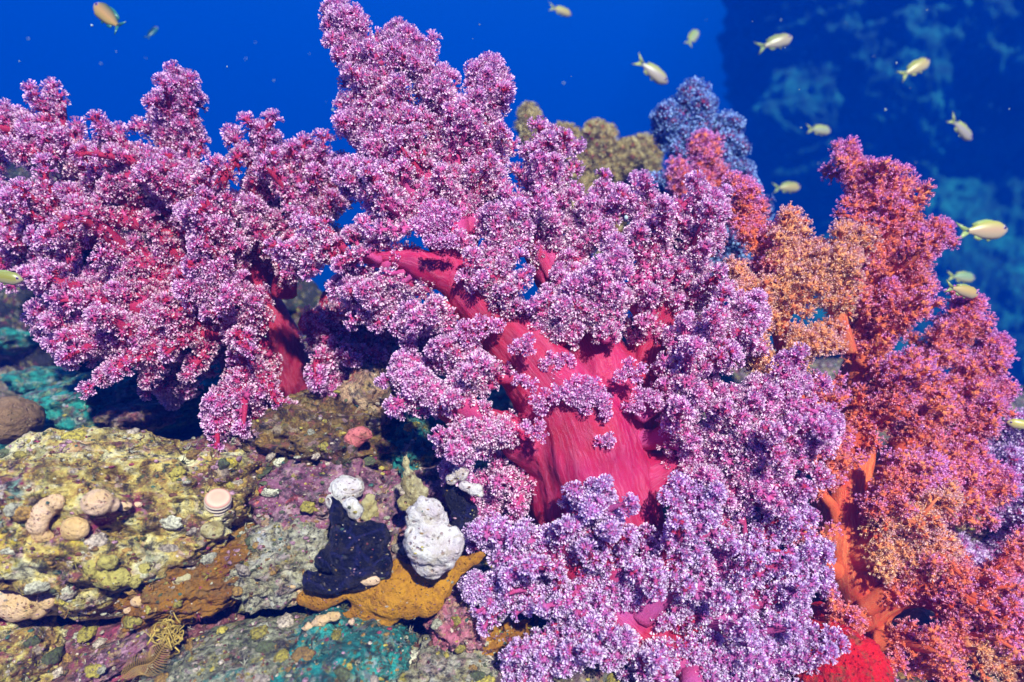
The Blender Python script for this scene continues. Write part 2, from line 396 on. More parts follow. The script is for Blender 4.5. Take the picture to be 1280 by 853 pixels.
def fib_cap(n, ang, r):
    k = np.arange(n) + .5; z = 1 - k / n * (1 - math.cos(ang)); ph = k * 2.39996 + r.uniform(0, 6.28)
    q = np.sqrt(1 - z * z); return np.stack([q * np.cos(ph), q * np.sin(ph), z], 1)
def frame(d):
    d = norm(d); ref = np.array([1., 0, 0]) if abs(d[2]) > .9 else np.array([0, 0, 1.])
    x = norm(np.cross(d, ref)); return x, np.cross(d, x), d
def bunch(gt, pp, pd, root, c, d, b, n, st, r, inner=0.):
    """a little fan of polyps on its own stalk."""
    x, y, z = frame(d)
    mid = (root + c) / 2 + r.normal(0, b * .12, 3)
    tube(gt, np.array([root, mid, c]), [b * .22, b * .20, b * .50], st['twig'], seg=5)
    h = fib_cap(n, 1.65, r) + r.normal(0, .10, (n, 3)); h = norm(h)
    w = h[:, 0:1] * x + h[:, 1:2] * y + h[:, 2:3] * z
    fl = np.array([1.0, 1.0, .8])
    pp.append(c + (h * fl)[:, 0:1] * x * b * .8 + (h * fl)[:, 1:2] * y * b * .8 + (h * fl)[:, 2:3] * z * b * .62 * r.uniform(.8, 1.2, (n, 1)))
    pd.append(np.hstack([norm(w + .25 * z), np.full((n, 1), inner)]))
def grow(parent, pts, env, st, seed, start=.0, name='branch', y_keep=.5, dens=1.0, limb=True, seg=10, clear=2.0):
    """one limb of a colony (a part) and the polyps it carries (its sub-part)."""
    r = np.random.default_rng(seed); g = Geo(); pp = []; pd = []
    dens = dens * st.get('dens', 1.0)
    w = np.array([[*P(a, b_, y), S(q, y), y] for a, b_, y, q in pts]); sm = smooth_path(w, 40)
    pos, rad, ys = sm[:, :3], sm[:, 3], sm[:, 4]
    wob = r.normal(0, 1, (5, 3)); tt = np.linspace(0, 1, 5)
    pos = pos + np.stack([np.interp(np.linspace(0, 1, 40), tt, wob[:, k]) for k in range(3)], 1) * rad[:, None] * .3
    if limb: tube(g, pos, np.maximum(rad, .002), st['limb'], seg=seg)
    L = np.concatenate([[0], np.cumsum(np.linalg.norm(np.diff(pos, axis=0), axis=1))])
    s = start * L[-1]; az = r.uniform(0, 6.28)
    env = np.asarray(env, float)
    while s <= L[-1] + 1e-6:
        f = s / L[-1]; k = min(39, f * 39); i = int(k)
        i = min(i, 38); c = pos[i] + (pos[i + 1] - pos[i]) * (k - i); ax = norm(pos[i + 1] - pos[i]); rr = rad[i]; yy = ys[i]
        e = S(np.interp(f, np.linspace(0, 1, len(env)), env), yy); b0 = S(st['b'], yy)
        x, y, _ = frame(ax)
        last = f > .93
        for _k in range(5 if last else 3):
            az += 2.4 + r.uniform(-.4, .4)
            radial = math.cos(az) * x + math.sin(az) * y
            d = norm(radial + ax * r.uniform(.6, 1.6) * (2.2 if last else 1))
            if d[1] > y_keep and r.random() < .85: continue
            if d[1] < -clear: continue
            LL = max(e * (r.uniform(.28, .62) if r.random() < .6 else r.uniform(.85, 1.55)), b0 * 1.4)
            if last: LL = max(LL * .7, b0 * 1.4)
            LL = LL + min(rr * .8, LL * .5)
            tipp = c + d * LL; q0 = max(rr * .3, LL * .11)
            bend = r.normal(0, LL * .09, 3) + np.array([0, 0, LL * .06])
            nA = 9; ap = smooth_path([c, c + d * LL * .5 + bend, tipp], nA)
            tube(g, ap, np.linspace(min(q0, LL * .2), b0 * .22, nA), st['limb'] if LL > b0 * 3.5 else st['twig'], seg=6)
            a2 = r.uniform(0, 6.28); fern = st.get('fern', 1.)
            # side twigs shorten towards the tip, so that every branchlet ends in a point
            ff = .12 if rr < LL * .2 else min(.6, rr / LL)
            inn = lambda q: 1.05 - 1.15 * q * (.35 + .65 * f) - .25 * f + r.normal(0, .12)
            while ff < 1.0:
                kk = ff * (nA - 1); i2 = min(int(kk), nA - 2); ctr = ap[i2] + (ap[i2 + 1] - ap[i2]) * (kk - i2)
                dd = norm(ap[i2 + 1] - ap[i2]); sx, sy, _ = frame(dd)
                nside = 3 if ff < .75 else 2
                for q in range(nside):
                    a2 += 2.4 + r.uniform(-.35, .35)
                    if r.random() > dens: continue
                    perp = math.cos(a2) * sx + math.sin(a2) * sy
                    if perp[1] > .55 and dd[1] > -.6: perp = perp * np.array([1, -1, 1])
                    tl = max(b0 * .9, min(LL * .40, b0 * 1.35 * fern) * (1.12 - ff * .75) * r.uniform(.45, 1.45))
                    td = norm(perp + dd * r.uniform(.5, 1.1) + np.array([0, 0, .08]))
                    bc = ctr + td * tl
                    if tl > b0 * 1.9:
                        for q2 in range(2 if tl < b0 * 2.6 else 3):
                            sd = norm(td + r.normal(0, .75, 3)); m0 = ctr + td * tl * r.uniform(.35, .75)
                            bunch(g, pp, pd, m0, m0 + sd * b0 * r.uniform(.8, 1.3), sd, b0 * r.uniform(.6, 1.), max(4, st['n'] - 1), st, r, inn(ff - .1))
                    bunch(g, pp, pd, ctr, bc, td, b0 * r.uniform(.7, 1.15), max(4, int(st['n'] * r.uniform(.8, 1.2))), st, r, inn(ff))
                ff += b0 * 1.35 / LL * r.uniform(.8, 1.2)
            bunch(g, pp, pd, ap[-2], tipp, d, b0 * .9, st['n'], st, r)
        s += e * .22 * r.uniform(.7, 1.3)
    y0 = float(np.mean(ys))
    o = build(g, name, st['mat'], parent)
    gp = Geo(); pdc = np.concatenate(pd); polyps(gp, np.concatenate(pp), pdc[:, :3], S(st['size'], y0), st['tmpl'], st['pal'], r, st.get('pal2'), np.clip(pdc[:, 3], 0, 1))
    build(gp, 'polyps', polyp_mat, o, smooth=False)
    return o
def fused(name, tubes, mat, parent, col, voxel=.004, smooth_it=6, lobes=()):
    """several thick limbs grown together into one skin."""
    g = Geo()
    paths = []
    for t in tubes:
        w = np.array([[*P(a, b_, y), S(q, y)] for a, b_, y, q in t]); sm = smooth_path(w, 24); paths.append(sm)
        tube(g, sm[:, :3], sm[:, 3], col, seg=18, flat=.8)
    v = np.concatenate(g.v); t = np.concatenate(g.t)
    me = raw_mesh(name, v, t); tmp = bpy.data.objects.new('tmp', me); scene.collection.objects.link(tmp)
    m = tmp.modifiers.new('r', 'REMESH'); m.mode = 'VOXEL'; m.voxel_size = voxel
    m2 = tmp.modifiers.new('s', 'SMOOTH'); m2.iterations = smooth_it; m2.factor = .6
    dg = bpy.context.evaluated_depsgraph_get(); me2 = bpy.data.meshes.new_from_object(tmp.evaluated_get(dg))
    bpy.data.objects.remove(tmp); me2.name = name
    n = len(me2.vertices); co = np.zeros(n * 3, np.float32); me2.vertices.foreach_get('co', co); co = co.reshape(-1, 3).astype(float)
    no = np.zeros(n * 3, np.float32); me2.vertices.foreach_get('normal', no); no = no.reshape(-1, 3)
    best = np.full(n, 1e9); fl = np.zeros((n, 3), np.float32)
    for pi, sm in enumerate(paths):
        tn = norm(np.gradient(sm[:, :3], axis=0)); al = np.concatenate([[0], np.cumsum(np.linalg.norm(np.diff(sm[:, :3], axis=0), axis=1))])
        dist = np.linalg.norm(co[:, None] - sm[None, :, :3], axis=2) / (sm[None, :, 3] + .004); j = dist.argmin(1); dm = dist.min(1); ok = dm < best
        rel = co - sm[j, :3]; side = norm(np.cross(tn[j], [0, 1, 0])); wdt = sm[j, 3]
        lat = (rel * side).sum(1) / wdt * sm[:, 3].mean(); fl[ok] = np.stack([lat, al[j] + (rel * tn[j]).sum(1), np.full(n, pi * .4)], 1)[ok]; best = np.minimum(best, dm)
    fl0 = fl.astype(float)
    # shallow folds running along the trunk
    d = .007 * fbm(co * np.array([30, 30, 6.]), 3, 5) + .012 * fbm(co * 9., 2, 15) + .003 * fbm(fl0 * np.array([95, 5, 1.]), 3, 25) + .0012 * fbm(co * np.array([120, 120, 30.]), 2, 8)
    co = co + no * d[:, None]; me2.vertices.foreach_set('co', co.astype(np.float32).ravel())
    fa = me2.attributes.new('Flow', 'FLOAT_VECTOR', 'POINT'); fa.data.foreach_set('vector', fl.ravel())
    a = me2.color_attributes.new('Col', 'FLOAT_COLOR', 'POINT'); c = np.ones((n, 4), np.float32); c[:, :3] = col; a.data.foreach_set('color', c.ravel())
    me2.polygons.foreach_set('use_smooth', np.ones(len(me2.polygons), bool))
    me2.materials.clear(); me2.materials.append(mat); me2.update()
    return link(bpy.data.objects.new(name, me2), parent)
def colony(name, label, base, tubes, limbs, st, seed, group=None, cat='soft coral', voxel=.004, **kw):
    root = empty(name, P(*base), label, cat, group)
    if tubes: fused('trunk', tubes, st['tmat'], root, st.get('trunk', st['limb']), voxel)
    for k, l in enumerate(limbs):
        pts, env = l[0], l[1]; opt = dict(kw); opt.update(l[2] if len(l) > 2 else {})
        s2 = opt.pop('st', st)
        grow(root, pts, env, s2, seed * 100 + k, **opt)
    return root

# --- the great magenta coral in the middle
MAIN = dict(PURPLE, trunk=(.52, .010, .11))
main = colony('soft_coral', 'great magenta soft coral with a bare crimson trunk in the middle', (745, 700, 1.04),
 [[(765, 740, 1.06, 78), (742, 640, 1.03, 88), (722, 560, 1.0, 82), (690, 490, .99, 58), (632, 420, 1.0, 44), (578, 350, 1.0, 34), (552, 280, 1.02, 24)],
  [(745, 600, 1.05, 80), (752, 490, 1.06, 66), (722, 410, 1.06, 42), (690, 345, 1.05, 30), (668, 300, 1.05, 20)],
  [(765, 610, 1.05, 72), (796, 500, 1.08, 48), (812, 430, 1.07, 34), (842, 350, 1.06, 24)],
  [(715, 600, 1.0, 50), (650, 548, .98, 30), (590, 522, .96, 23), (545, 505, .95, 15)],
  [(590, 365, 1.0, 30), (520, 330, .99, 22), (450, 322, .99, 16), (395, 326, 1.0, 10)],
  [(775, 625, 1.02, 55), (850, 580, .99, 28), (915, 550, .97, 19), (975, 530, .96, 11)]],
 [([(560, 300, 1.02, 20), (520, 190, 1.03, 14), (465, 90, 1.05, 9), (424, 24, 1.06, 5)], [46, 42, 28, 12], dict(start=.05)),
  ([(570, 290, 1.03, 18), (568, 190, 1.04, 13), (540, 110, 1.05, 9), (508, 52, 1.06, 5)], [44, 42, 30, 14], dict(start=.05)),
  ([(580, 300, 1.04, 18), (600, 220, 1.05, 12), (600, 150, 1.06, 9), (612, 92, 1.06, 5)], [38, 34, 26, 15], dict(start=.1)),
  ([(560, 310, 1.0, 16), (500, 262, 1.0, 11), (450, 225, 1.01, 6)], [44, 42, 26], dict(start=.2)),
  ([(545, 240, 1.03, 10), (480, 190, 1.04, 7), (440, 155, 1.05, 4)], [36, 30, 16]),
  ([(590, 365, .99, 16), (500, 335, .98, 14), (430, 315, .98, 9), (375, 318, 1.0, 5)], [30, 40, 42, 30], dict(start=.1, limb=False, clear=.25)),
  ([(520, 350, 1.0, 10), (475, 372, 1.0, 8), (440, 365, 1.0, 6)], [20, 28, 24]),
  ([(560, 385, .99, 10), (535, 392, .98, 8), (515, 405, .98, 4)], [18, 24, 18]),
  ([(690, 345, 1.04, 16), (680, 270, 1.05, 11), (683, 180, 1.06, 7)], [42, 42, 26], dict(start=.1)),
  ([(640, 400, .97, 8), (625, 320, .98, 10), (640, 270, 1.0, 6)], [34, 40, 34]),
  ([(705, 370, 1.03, 14), (735, 300, 1.04, 10), (752, 250, 1.05, 6)], [44, 42, 30]),
  ([(812, 450, 1.05, 16), (800, 350, 1.03, 12), (812, 290, 1.04, 7), (795, 258, 1.05, 4)], [52, 58, 44, 26], dict(start=.05)),
  ([(842, 400, 1.05, 14), (868, 320, 1.04, 10), (885, 262, 1.06, 5)], [50, 54, 28]),
  ([(830, 490, 1.0, 14), (885, 430, .99, 10), (935, 395, 1.0, 5)], [46, 50, 24]),
  ([(800, 520, .98, 12), (850, 480, .97, 10), (880, 440, .97, 5)], [34, 44, 36], dict(start=.2)),
  ([(860, 570, .97, 12), (930, 520, .95, 10), (985, 480, .95, 5)], [40, 50, 32]),
  ([(860, 590, .97, 14), (950, 560, .94, 10), (1025, 540, .94, 5)], [44, 48, 24]),
  ([(760, 430, .98, 8), (750, 385, .98, 8), (770, 330, 1.0, 5)], [30, 44, 40]),
  ([(700, 430, .97, 6), (690, 400, .97, 6), (720, 360, .98, 5)], [20, 32, 30]),
  ([(600, 525, .95, 14), (545, 500, .94, 12), (505, 470, .95, 6)], [34, 42, 26]),
  ([(640, 540, .94, 8), (590, 545, .93, 8), (575, 575, .95, 5)], [20, 28, 26]),
  ([(650, 470, .96, 9), (600, 470, .95, 8), (575, 445, .96, 5)], [26, 36, 26], dict(start=.2)),
  ([(660, 600, 1.0, 12), (625, 600, 1.0, 9), (610, 640, 1.0, 5)], [34, 44, 34]),
  ([(795, 560, 1.0, 14), (838, 535, .97, 11), (862, 505, .96, 5)], [26, 38, 28], dict(start=.3)),
  ([(800, 640, 1.0, 14), (845, 610, .98, 11), (880, 570, .97, 6)], [26, 38, 30], dict(start=.3)),
  ([(840, 620, .96, 10), (900, 615, .94, 9), (960, 600, .94, 6)], [40, 46, 36])], MAIN, 3)
def tufts(parent, spots, st, seed, y, ns=(9, 16)):
    r = np.random.default_rng(seed)
    for (px, py, w_) in spots:
        g = Geo(); pp = []; pd = []
        c0 = P(px, py, y)
        # stand on the trunk: drop from the lens side onto the skin of the trunk
        k = max(2, int((w_ / 10) ** 2 * .8))
        for j in range(k):
            a = r.uniform(0, 6.28); q = S(w_, y) * .5 * math.sqrt((j + .3) / k)
            c = c0 + np.array([math.cos(a) * q * 1.2, -S(5, y) * r.uniform(0, 1), math.sin(a) * q * .7])
            bunch(g, pp, pd, c0 + np.array([0, S(16, y), -S(8, y)]), c, np.array([math.cos(a) * .5, -1, math.sin(a) * .4 + .1]), S(st['b'], y) * .72, r.integers(4, 7), st, r)
        o = build(g, 'twig', st['mat'], parent)
        gp = Geo(); polyps(gp, np.concatenate(pp), np.concatenate(pd)[:, :3], S(st['size'], y), st['tmpl'], st['pal'], r)
        build(gp, 'polyps', polyp_mat, o, smooth=False)
tufts(main, [(722, 488, 50), (748, 512, 26), (680, 502, 28), (655, 478, 24), (760, 556, 26), (668, 538, 30), (655, 432, 26), (742, 500, 40)], MAIN, 5, .915)
tufts(main, [(548, 268, 40), (560, 285, 30), (528, 285, 26)], MAIN, 8, .95)
tufts(main, [(552, 300, 30), (600, 352, 22)], MAIN, 7, .93)
tufts(main, [(610, 402, 30), (650, 385, 24), (590, 420, 28), (700, 455, 34), (790, 465, 34), (800, 500, 40)], MAIN, 6, .945)

# --- lavender coral at the bottom
colony('soft_coral', 'pale lavender soft coral spreading below the crimson trunk, at the bottom edge', (820, 870, 1.0),
 [[(835, 900, 1.0, 60), (800, 800, .98, 48), (755, 752, .95, 34), (735, 740, .94, 22)],
  [(830, 860, 1.0, 50), (880, 780, .98, 34), (930, 720, .97, 22)]],
 [([(800, 790, .95, 20), (765, 710, .92, 16), (752, 632, .90, 8)], [46, 48, 28], dict(start=.2)),
  ([(780, 760, .94, 18), (700, 700, .92, 14), (625, 672, .93, 6)], [50, 58, 38]),
  ([(770, 780, .94, 16), (690, 745, .92, 12), (605, 738, .92, 5)], [36, 44, 30]),
  ([(790, 800, .92, 16), (720, 800, .90, 12), (650, 850, .90, 6)], [38, 42, 28]),
  ([(800, 770, .94, 18), (840, 700, .91, 14), (870, 640, .92, 7)], [50, 56, 36]),
  ([(830, 790, .96, 18), (900, 710, .94, 14), (975, 650, .95, 6)], [50, 60, 36]),
  ([(840, 800, .95, 18), (930, 760, .93, 14), (1015, 712, .95, 6)], [56, 62, 30]),
  ([(840, 830, .93, 18), (930, 825, .90, 14), (1000, 800, .92, 6)], [56, 62, 34]),
  ([(820, 810, .92, 16), (810, 850, .90, 14), (830, 900, .90, 10)], [46, 52, 44]),
  ([(860, 850, .90, 16), (930, 880, .88, 14), (980, 880, .90, 8)], [46, 52, 34])], LAVENDER, 7)

# --- crimson-hearted purple coral on the left
colony('soft_coral', 'wide purple soft coral with deep red inner branches, over the dark cave', (330, 470, 1.3),
 [[(345, 500, 1.30, 50), (320, 410, 1.22, 50), (280, 330, 1.18, 36), (250, 240, 1.15, 22)],
  [(320, 410, 1.22, 44), (210, 360, 1.16, 28), (110, 310, 1.14, 18)]],
 [([(300, 380, 1.18, 22), (262, 270, 1.14, 16), (225, 190, 1.13, 11), (222, 112, 1.14, 6)], [60, 62, 42, 24], dict(start=.1)),
  ([(320, 370, 1.18, 20), (325, 280, 1.14, 14), (335, 185, 1.15, 7)], [60, 66, 40], dict(start=.1)),
  ([(280, 350, 1.16, 20), (170, 260, 1.12, 14), (80, 190, 1.12, 9), (25, 158, 1.13, 6)], [58, 70, 54, 34], dict(start=.1)),
  ([(280, 360, 1.15, 18), (160, 320, 1.10, 14), (60, 260, 1.10, 8)], [58, 70, 50], dict(start=.1)),
  ([(280, 400, 1.14, 18), (170, 385, 1.08, 13), (75, 352, 1.08, 6)], [50, 56, 38], dict(start=.1)),
  ([(150, 350, 1.14, 14), (80, 320, 1.13, 10), (20, 310, 1.14, 6)], [44, 50, 40]),
  ([(170, 400, 1.10, 12), (110, 410, 1.09, 9), (70, 400, 1.1, 5)], [40, 42, 30]),
  ([(290, 410, 1.12, 16), (190, 425, 1.06, 12), (105, 420, 1.06, 6)], [46, 50, 36], dict(start=.1)),
  ([(320, 430, 1.12, 16), (300, 480, 1.05, 12), (275, 520, 1.05, 6)], [48, 54, 34]),
  ([(300, 330, 1.14, 16), (230, 240, 1.10, 12), (140, 190, 1.12, 6)], [56, 58, 36], dict(start=.2)),
  ([(380, 400, 1.18, 18), (420, 440, 1.16, 12), (420, 480, 1.15, 7)], [60, 60, 34], dict(st=CRIMSON)),
  ([(400, 370, 1.26, 18), (460, 400, 1.24, 12), (520, 430, 1.22, 7)], [56, 56, 40], dict(st=CRIMSON)),
  ([(380, 330, 1.15, 14), (400, 260, 1.13, 10), (420, 220, 1.13, 5)], [40, 42, 24]),
  ([(350, 370, 1.16, 16), (375, 290, 1.12, 11), (385, 215, 1.13, 6)], [56, 56, 36], dict(start=.1)),
  ([(330, 410, 1.08, 8), (295, 375, 1.05, 8), (255, 360, 1.04, 5)], [28, 34, 26]),
  ([(300, 350, 1.08, 8), (270, 320, 1.05, 8), (250, 280, 1.05, 5)], [28, 34, 26]),
  ([(270, 440, 1.18, 10), (240, 460, 1.16, 8), (220, 480, 1.16, 4)], [24, 28, 20]),
  ([(40, 300, 1.2, 14), (10, 280, 1.2, 10), (-30, 200, 1.2, 6)], [40, 50, 40])],
 dict(CRIMSON), 11)

# --- corals on the right
ob = (1075, 680, 1.2)
colony('soft_coral', 'tall orange and purple soft coral tower beside the far reef', ob,
 [[(1065, 720, 1.18, 44), (1052, 620, 1.16, 38), (1060, 520, 1.16, 30), (1085, 420, 1.16, 22), (1085, 320, 1.17, 13)],
  [(1070, 660, 1.18, 36), (1130, 560, 1.18, 22), (1170, 480, 1.19, 13)]],
 [([(1070, 500, 1.14, 16), (1088, 380, 1.13, 12), (1088, 280, 1.14, 9), (1062, 200, 1.15, 5)], [44, 48, 42, 18], dict(start=.1)),
  ([(1085, 420, 1.13, 12), (1125, 350, 1.13, 9), (1165, 292, 1.14, 5)], [36, 34, 20]),
  ([(1080, 460, 1.11, 12), (1110, 410, 1.10, 9), (1130, 385, 1.11, 5)], [36, 42, 24]),
  ([(1100, 320, 1.15, 8), (1120, 270, 1.15, 7), (1095, 225, 1.15, 4)], [34, 32, 18]),
  ([(1120, 560, 1.15, 14), (1165, 460, 1.15, 10), (1207, 380, 1.16, 5)], [34, 30, 15]),
  ([(1130, 570, 1.14, 12), (1195, 490, 1.14, 9), (1243, 435, 1.15, 4)], [30, 24, 12]),
  ([(1120, 610, 1.13, 12), (1190, 560, 1.12, 9), (1250, 492, 1.13, 4)], [30, 26, 13]),
  ([(1060, 560, 1.11, 14), (1100, 520, 1.08, 10), (1120, 470, 1.08, 6)], [44, 46, 34], dict(start=.15)),
  ([(1050, 600, 1.11, 14), (1030, 540, 1.09, 10), (1015, 500, 1.10, 6)], [36, 40, 30], dict(start=.15)),
  ([(1100, 640, 1.10, 12), (1180, 640, 1.09, 8), (1250, 600, 1.1, 4)], [28, 30, 16]),
  ([(1090, 620, 1.10, 12), (1150, 590, 1.08, 9), (1210, 580, 1.10, 4)], [34, 36, 18])], ORANGE, 13)
colony('soft_coral', 'slim amber soft coral with bare veined stems in front of the orange tower', (985, 500, 1.08),
 [[(990, 520, 1.08, 20), (978, 440, 1.07, 17), (976, 370, 1.07, 13), (985, 310, 1.08, 8)],
  [(978, 400, 1.07, 12), (950, 370, 1.06, 8), (930, 340, 1.06, 6)],
  [(1060, 440, 1.06, 12), (1045, 380, 1.05, 11), (1055, 300, 1.06, 7)]],
 [([(980, 390, 1.06, 8), (978, 330, 1.06, 7), (985, 285, 1.07, 4)], [22, 26, 18], dict(dens=.8)),
  ([(975, 380, 1.08, 9), (945, 310, 1.10, 8), (928, 238, 1.10, 4)], [28, 36, 20], dict(st=ORANGE)),
  ([(978, 410, 1.06, 8), (945, 375, 1.05, 6), (918, 345, 1.06, 4)], [20, 24, 16]),
  ([(982, 400, 1.05, 7), (1010, 350, 1.05, 5), (1022, 318, 1.06, 3)], [18, 24, 14]),
  ([(985, 460, 1.04, 8), (1010, 430, 1.03, 6), (1030, 425, 1.04, 3)], [20, 24, 16]),
  ([(1050, 400, 1.04, 8), (1050, 340, 1.04, 6), (1062, 300, 1.05, 3)], [20, 26, 18]),
  ([(965, 470, 1.04, 8), (945, 440, 1.03, 6), (938, 420, 1.04, 3)], [18, 22, 14])], AMBER, 17, voxel=.0022)
colony('soft_coral', 'low orange soft coral with ribbed orange trunk, above the red sponge', (1085, 850, 1.05),
 [[(1100, 870, 1.05, 40), (1085, 790, 1.04, 38), (1062, 720, 1.03, 36), (1058, 640, 1.04, 26), (1065, 590, 1.05, 16)],
  [(1080, 780, 1.03, 30), (1140, 745, 1.01, 20), (1210, 770, 1.0, 12)],
  [(1075, 700, 1.0, 16), (1120, 650, .98, 10), (1170, 635, .98, 5)]],
 [([(1085, 760, 1.0, 14), (1150, 725, .97, 10), (1235, 760, .96, 6), (1290, 800, .96, 5)], [34, 42, 42, 36], dict(start=.1)),
  ([(1090, 800, .99, 14), (1150, 810, .96, 10), (1200, 860, .95, 6)], [44, 48, 40], dict(start=.1)),
  ([(1050, 720, 1.0, 12), (1020, 690, .98, 8), (1000, 660, .98, 4)], [20, 26, 18], dict(start=.3, clear=.2)),
  ([(1075, 690, 1.0, 8), (1110, 620, .98, 7), (1160, 590, .98, 4)], [24, 30, 20], dict(start=.2)),
  ([(1080, 660, .99, 6), (1120, 652, .97, 5), (1185, 625, .97, 3)], [14, 22, 16], dict(dens=.8, st=AMBER)),
  ([(1080, 700, .98, 6), (1130, 700, .96, 5), (1180, 690, .96, 3)], [18, 24, 18], dict(dens=.9, st=AMBER)),
  ([(1070, 780, .97, 10), (1050, 775, .95, 7), (1045, 790, .95, 4)], [28, 30, 22]),
  ([(1130, 850, .96, 14), (1190, 800, .95, 10), (1270, 780, .94, 5)], [36, 40, 30]),
  ([(1080, 840, .96, 14), (1110, 850, .94, 12), (1130, 880, .93, 8)], [34, 40, 36]),
  ([(1180, 770, .97, 10), (1240, 720, .96, 7), (1290, 690, .97, 5)], [34, 44, 36]),
  ([(1200, 800, .94, 10), (1260, 830, .93, 7), (1300, 840, .94, 5)], [34, 40, 36], dict(st=AMBER, dens=1.5)),
  ([(1050, 650, 1.02, 8), (1030, 610, 1.02, 6), (1045, 565, 1.04, 4)], [22, 28, 24], dict(start=.3, clear=.2))], ORANGE, 19)
colony('soft_coral', 'dim violet soft coral behind the orange corals, at the right edge', (1300, 760, 1.3),
 [], [([(1300, 760, 1.22, 20), (1262, 680, 1.20, 12), (1250, 590, 1.20, 6)], [50, 48, 30]),
      ([(1310, 740, 1.22, 20), (1295, 650, 1.20, 12), (1282, 550, 1.2, 6)], [50, 46, 28]),
      ([(1300, 800, 1.22, 20), (1240, 760, 1.20, 12), (1200, 700, 1.20, 6)], [44, 40, 26])], LAVENDER, 23)
colony('soft_coral', 'dark blue soft coral with pale blue polyp rims, standing behind', (880, 420, 1.5),
 [], [([(880, 400, 1.5, 18), (880, 270, 1.48, 12), (868, 180, 1.48, 8), (870, 125, 1.48, 5)], [44, 34, 24, 13]),
      ([(885, 360, 1.5, 14), (910, 250, 1.5, 9), (908, 160, 1.5, 5)], [30, 24, 14]),
      ([(890, 380, 1.5, 14), (925, 290, 1.5, 9), (928, 222, 1.5, 5)], [28, 22, 14]),
      ([(870, 330, 1.48, 10), (850, 200, 1.48, 7), (838, 150, 1.48, 4)], [26, 20, 12]),
      ([(860, 340, 1.46, 10), (825, 270, 1.46, 7), (815, 240, 1.46, 4)], [28, 22, 14])], BLUE, 29)
colony('soft_coral', 'small orange soft coral sprig against the dark blue coral', (875, 330, 1.36),
 [], [([(880, 320, 1.36, 8), (882, 250, 1.35, 6), (880, 185, 1.35, 3)], [22, 24, 14]),
      ([(865, 300, 1.36, 7), (856, 250, 1.35, 5), (848, 215, 1.35, 3)], [16, 16, 10])], ORANGE, 31)
colony('soft_coral', 'yellowish brown soft coral behind the great magenta coral', (770, 330, 1.7),
 [], [([(785, 330, 1.7, 14), (765, 240, 1.7, 9), (748, 170, 1.7, 5)], [28, 24, 13]),
      ([(770, 320, 1.7, 12), (725, 220, 1.7, 8), (705, 172, 1.7, 4)], [26, 22, 12]),
      ([(790, 320, 1.7, 10), (790, 240, 1.7, 7), (782, 192, 1.7, 4)], [22, 18, 11]),
      ([(740, 290, 1.72, 10), (680, 200, 1.72, 6), (662, 146, 1.72, 3)], [20, 12, 8])], YELLOW, 37)
colony('soft_coral', 'small dull brown soft coral between the yellowish and the blue one', (810, 280, 1.9),
 [], [([(812, 290, 1.9, 8), (808, 230, 1.9, 6), (805, 185, 1.9, 3)], [22, 20, 13])], YELLOW, 41)
# ------------------------------------------------------------------ rocks
r_olive = rock_mat('encrusted_rock_olive', [(.30, (.05, .02, .03)), (.40, (.16, .07, .03)), (.45, (.42, .24, .05)), (.51, (.70, .54, .14)), (.62, (.86, .78, .50))], (.85, .70, .30), .6, 18., 1.0, .009,
                   patch=[((.30, .03, .09), 9, .60), ((.72, .54, .04), 12, .60), ((.20, .34, .28), 7, .60), ((.80, .66, .66), 26, .64)])
r_maroon = rock_mat('encrusted_rock_maroon', [(.32, (.03, .01, .02)), (.45, (.16, .03, .05)), (.55, (.28, .09, .10)), (.68, (.42, .25, .16))], (.6, .45, .3), .35, 16., 1.0, .009,
                   patch=[((.36, .05, .12), 11, .58), ((.35, .20, .02), 9, .62), ((.45, .38, .40), 24, .66)])
r_mauve = rock_mat('coralline_mauve_rock', [(.32, (.12, .03, .06)), (.46, (.24, .07, .14)), (.56, (.34, .14, .22)), (.7, (.50, .33, .36))], (.8, .6, .6), .35, 18., 1.0, .006,
                   patch=[((.65, .05, .07), 12, .65), ((.40, .28, .06), 10, .63)])
r_grey = rock_mat('grey_green_turf_rock', [(.32, (.05, .06, .05)), (.45, (.18, .18, .11)), (.54, (.36, .35, .22)), (.66, (.62, .58, .42))], (.7, .65, .5), .5, 22., 1.1, .008,
                   patch=[((.05, .20, .17), 8, .60), ((.40, .25, .16), 15, .62)])
r_teal = rock_mat('teal_reef_rock', [(.32, (.0, .03, .03)), (.44, (.008, .17, .17)), (.56, (.015, .34, .31)), (.7, (.08, .50, .42))], (.2, .5, .4), .4, 16., 1.1, .01,
                   patch=[((.12, .05, .03), 8, .63)])  # plain teal rock, dark to mid tones by noise
r_dark = rock_mat('cave_shade_rock', [(.35, (.004, .004, .008)), (.5, (.012, .010, .018)), (.65, (.02, .016, .03)), (.75, (.02, .05, .05))], (.03, .06, .06), .2, 12., 1.0, .01)  # near-black base colour carries the shade of the cave
r_gold = rock_mat('golden_brown_tangle_rock', [(.32, (.02, .008, .004)), (.45, (.14, .06, .01)), (.56, (.33, .17, .03)), (.7, (.50, .34, .10))], (.6, .5, .2), .3, 20., 1.2, .010,
                   patch=[((.40, .06, .08), 12, .60), ((.08, .04, .07), 14, .60), ((.55, .52, .10), 30, .68)])
r_peach = rock_mat('peach_rough_rock', [(.3, (.20, .05, .03)), (.45, (.55, .28, .16)), (.6, (.72, .48, .30)), (.72, (.5, .45, .2))], (.9, .7, .4), .5, 24., 1.2, .008,
                   patch=[((.6, .08, .1), 18, .62)])
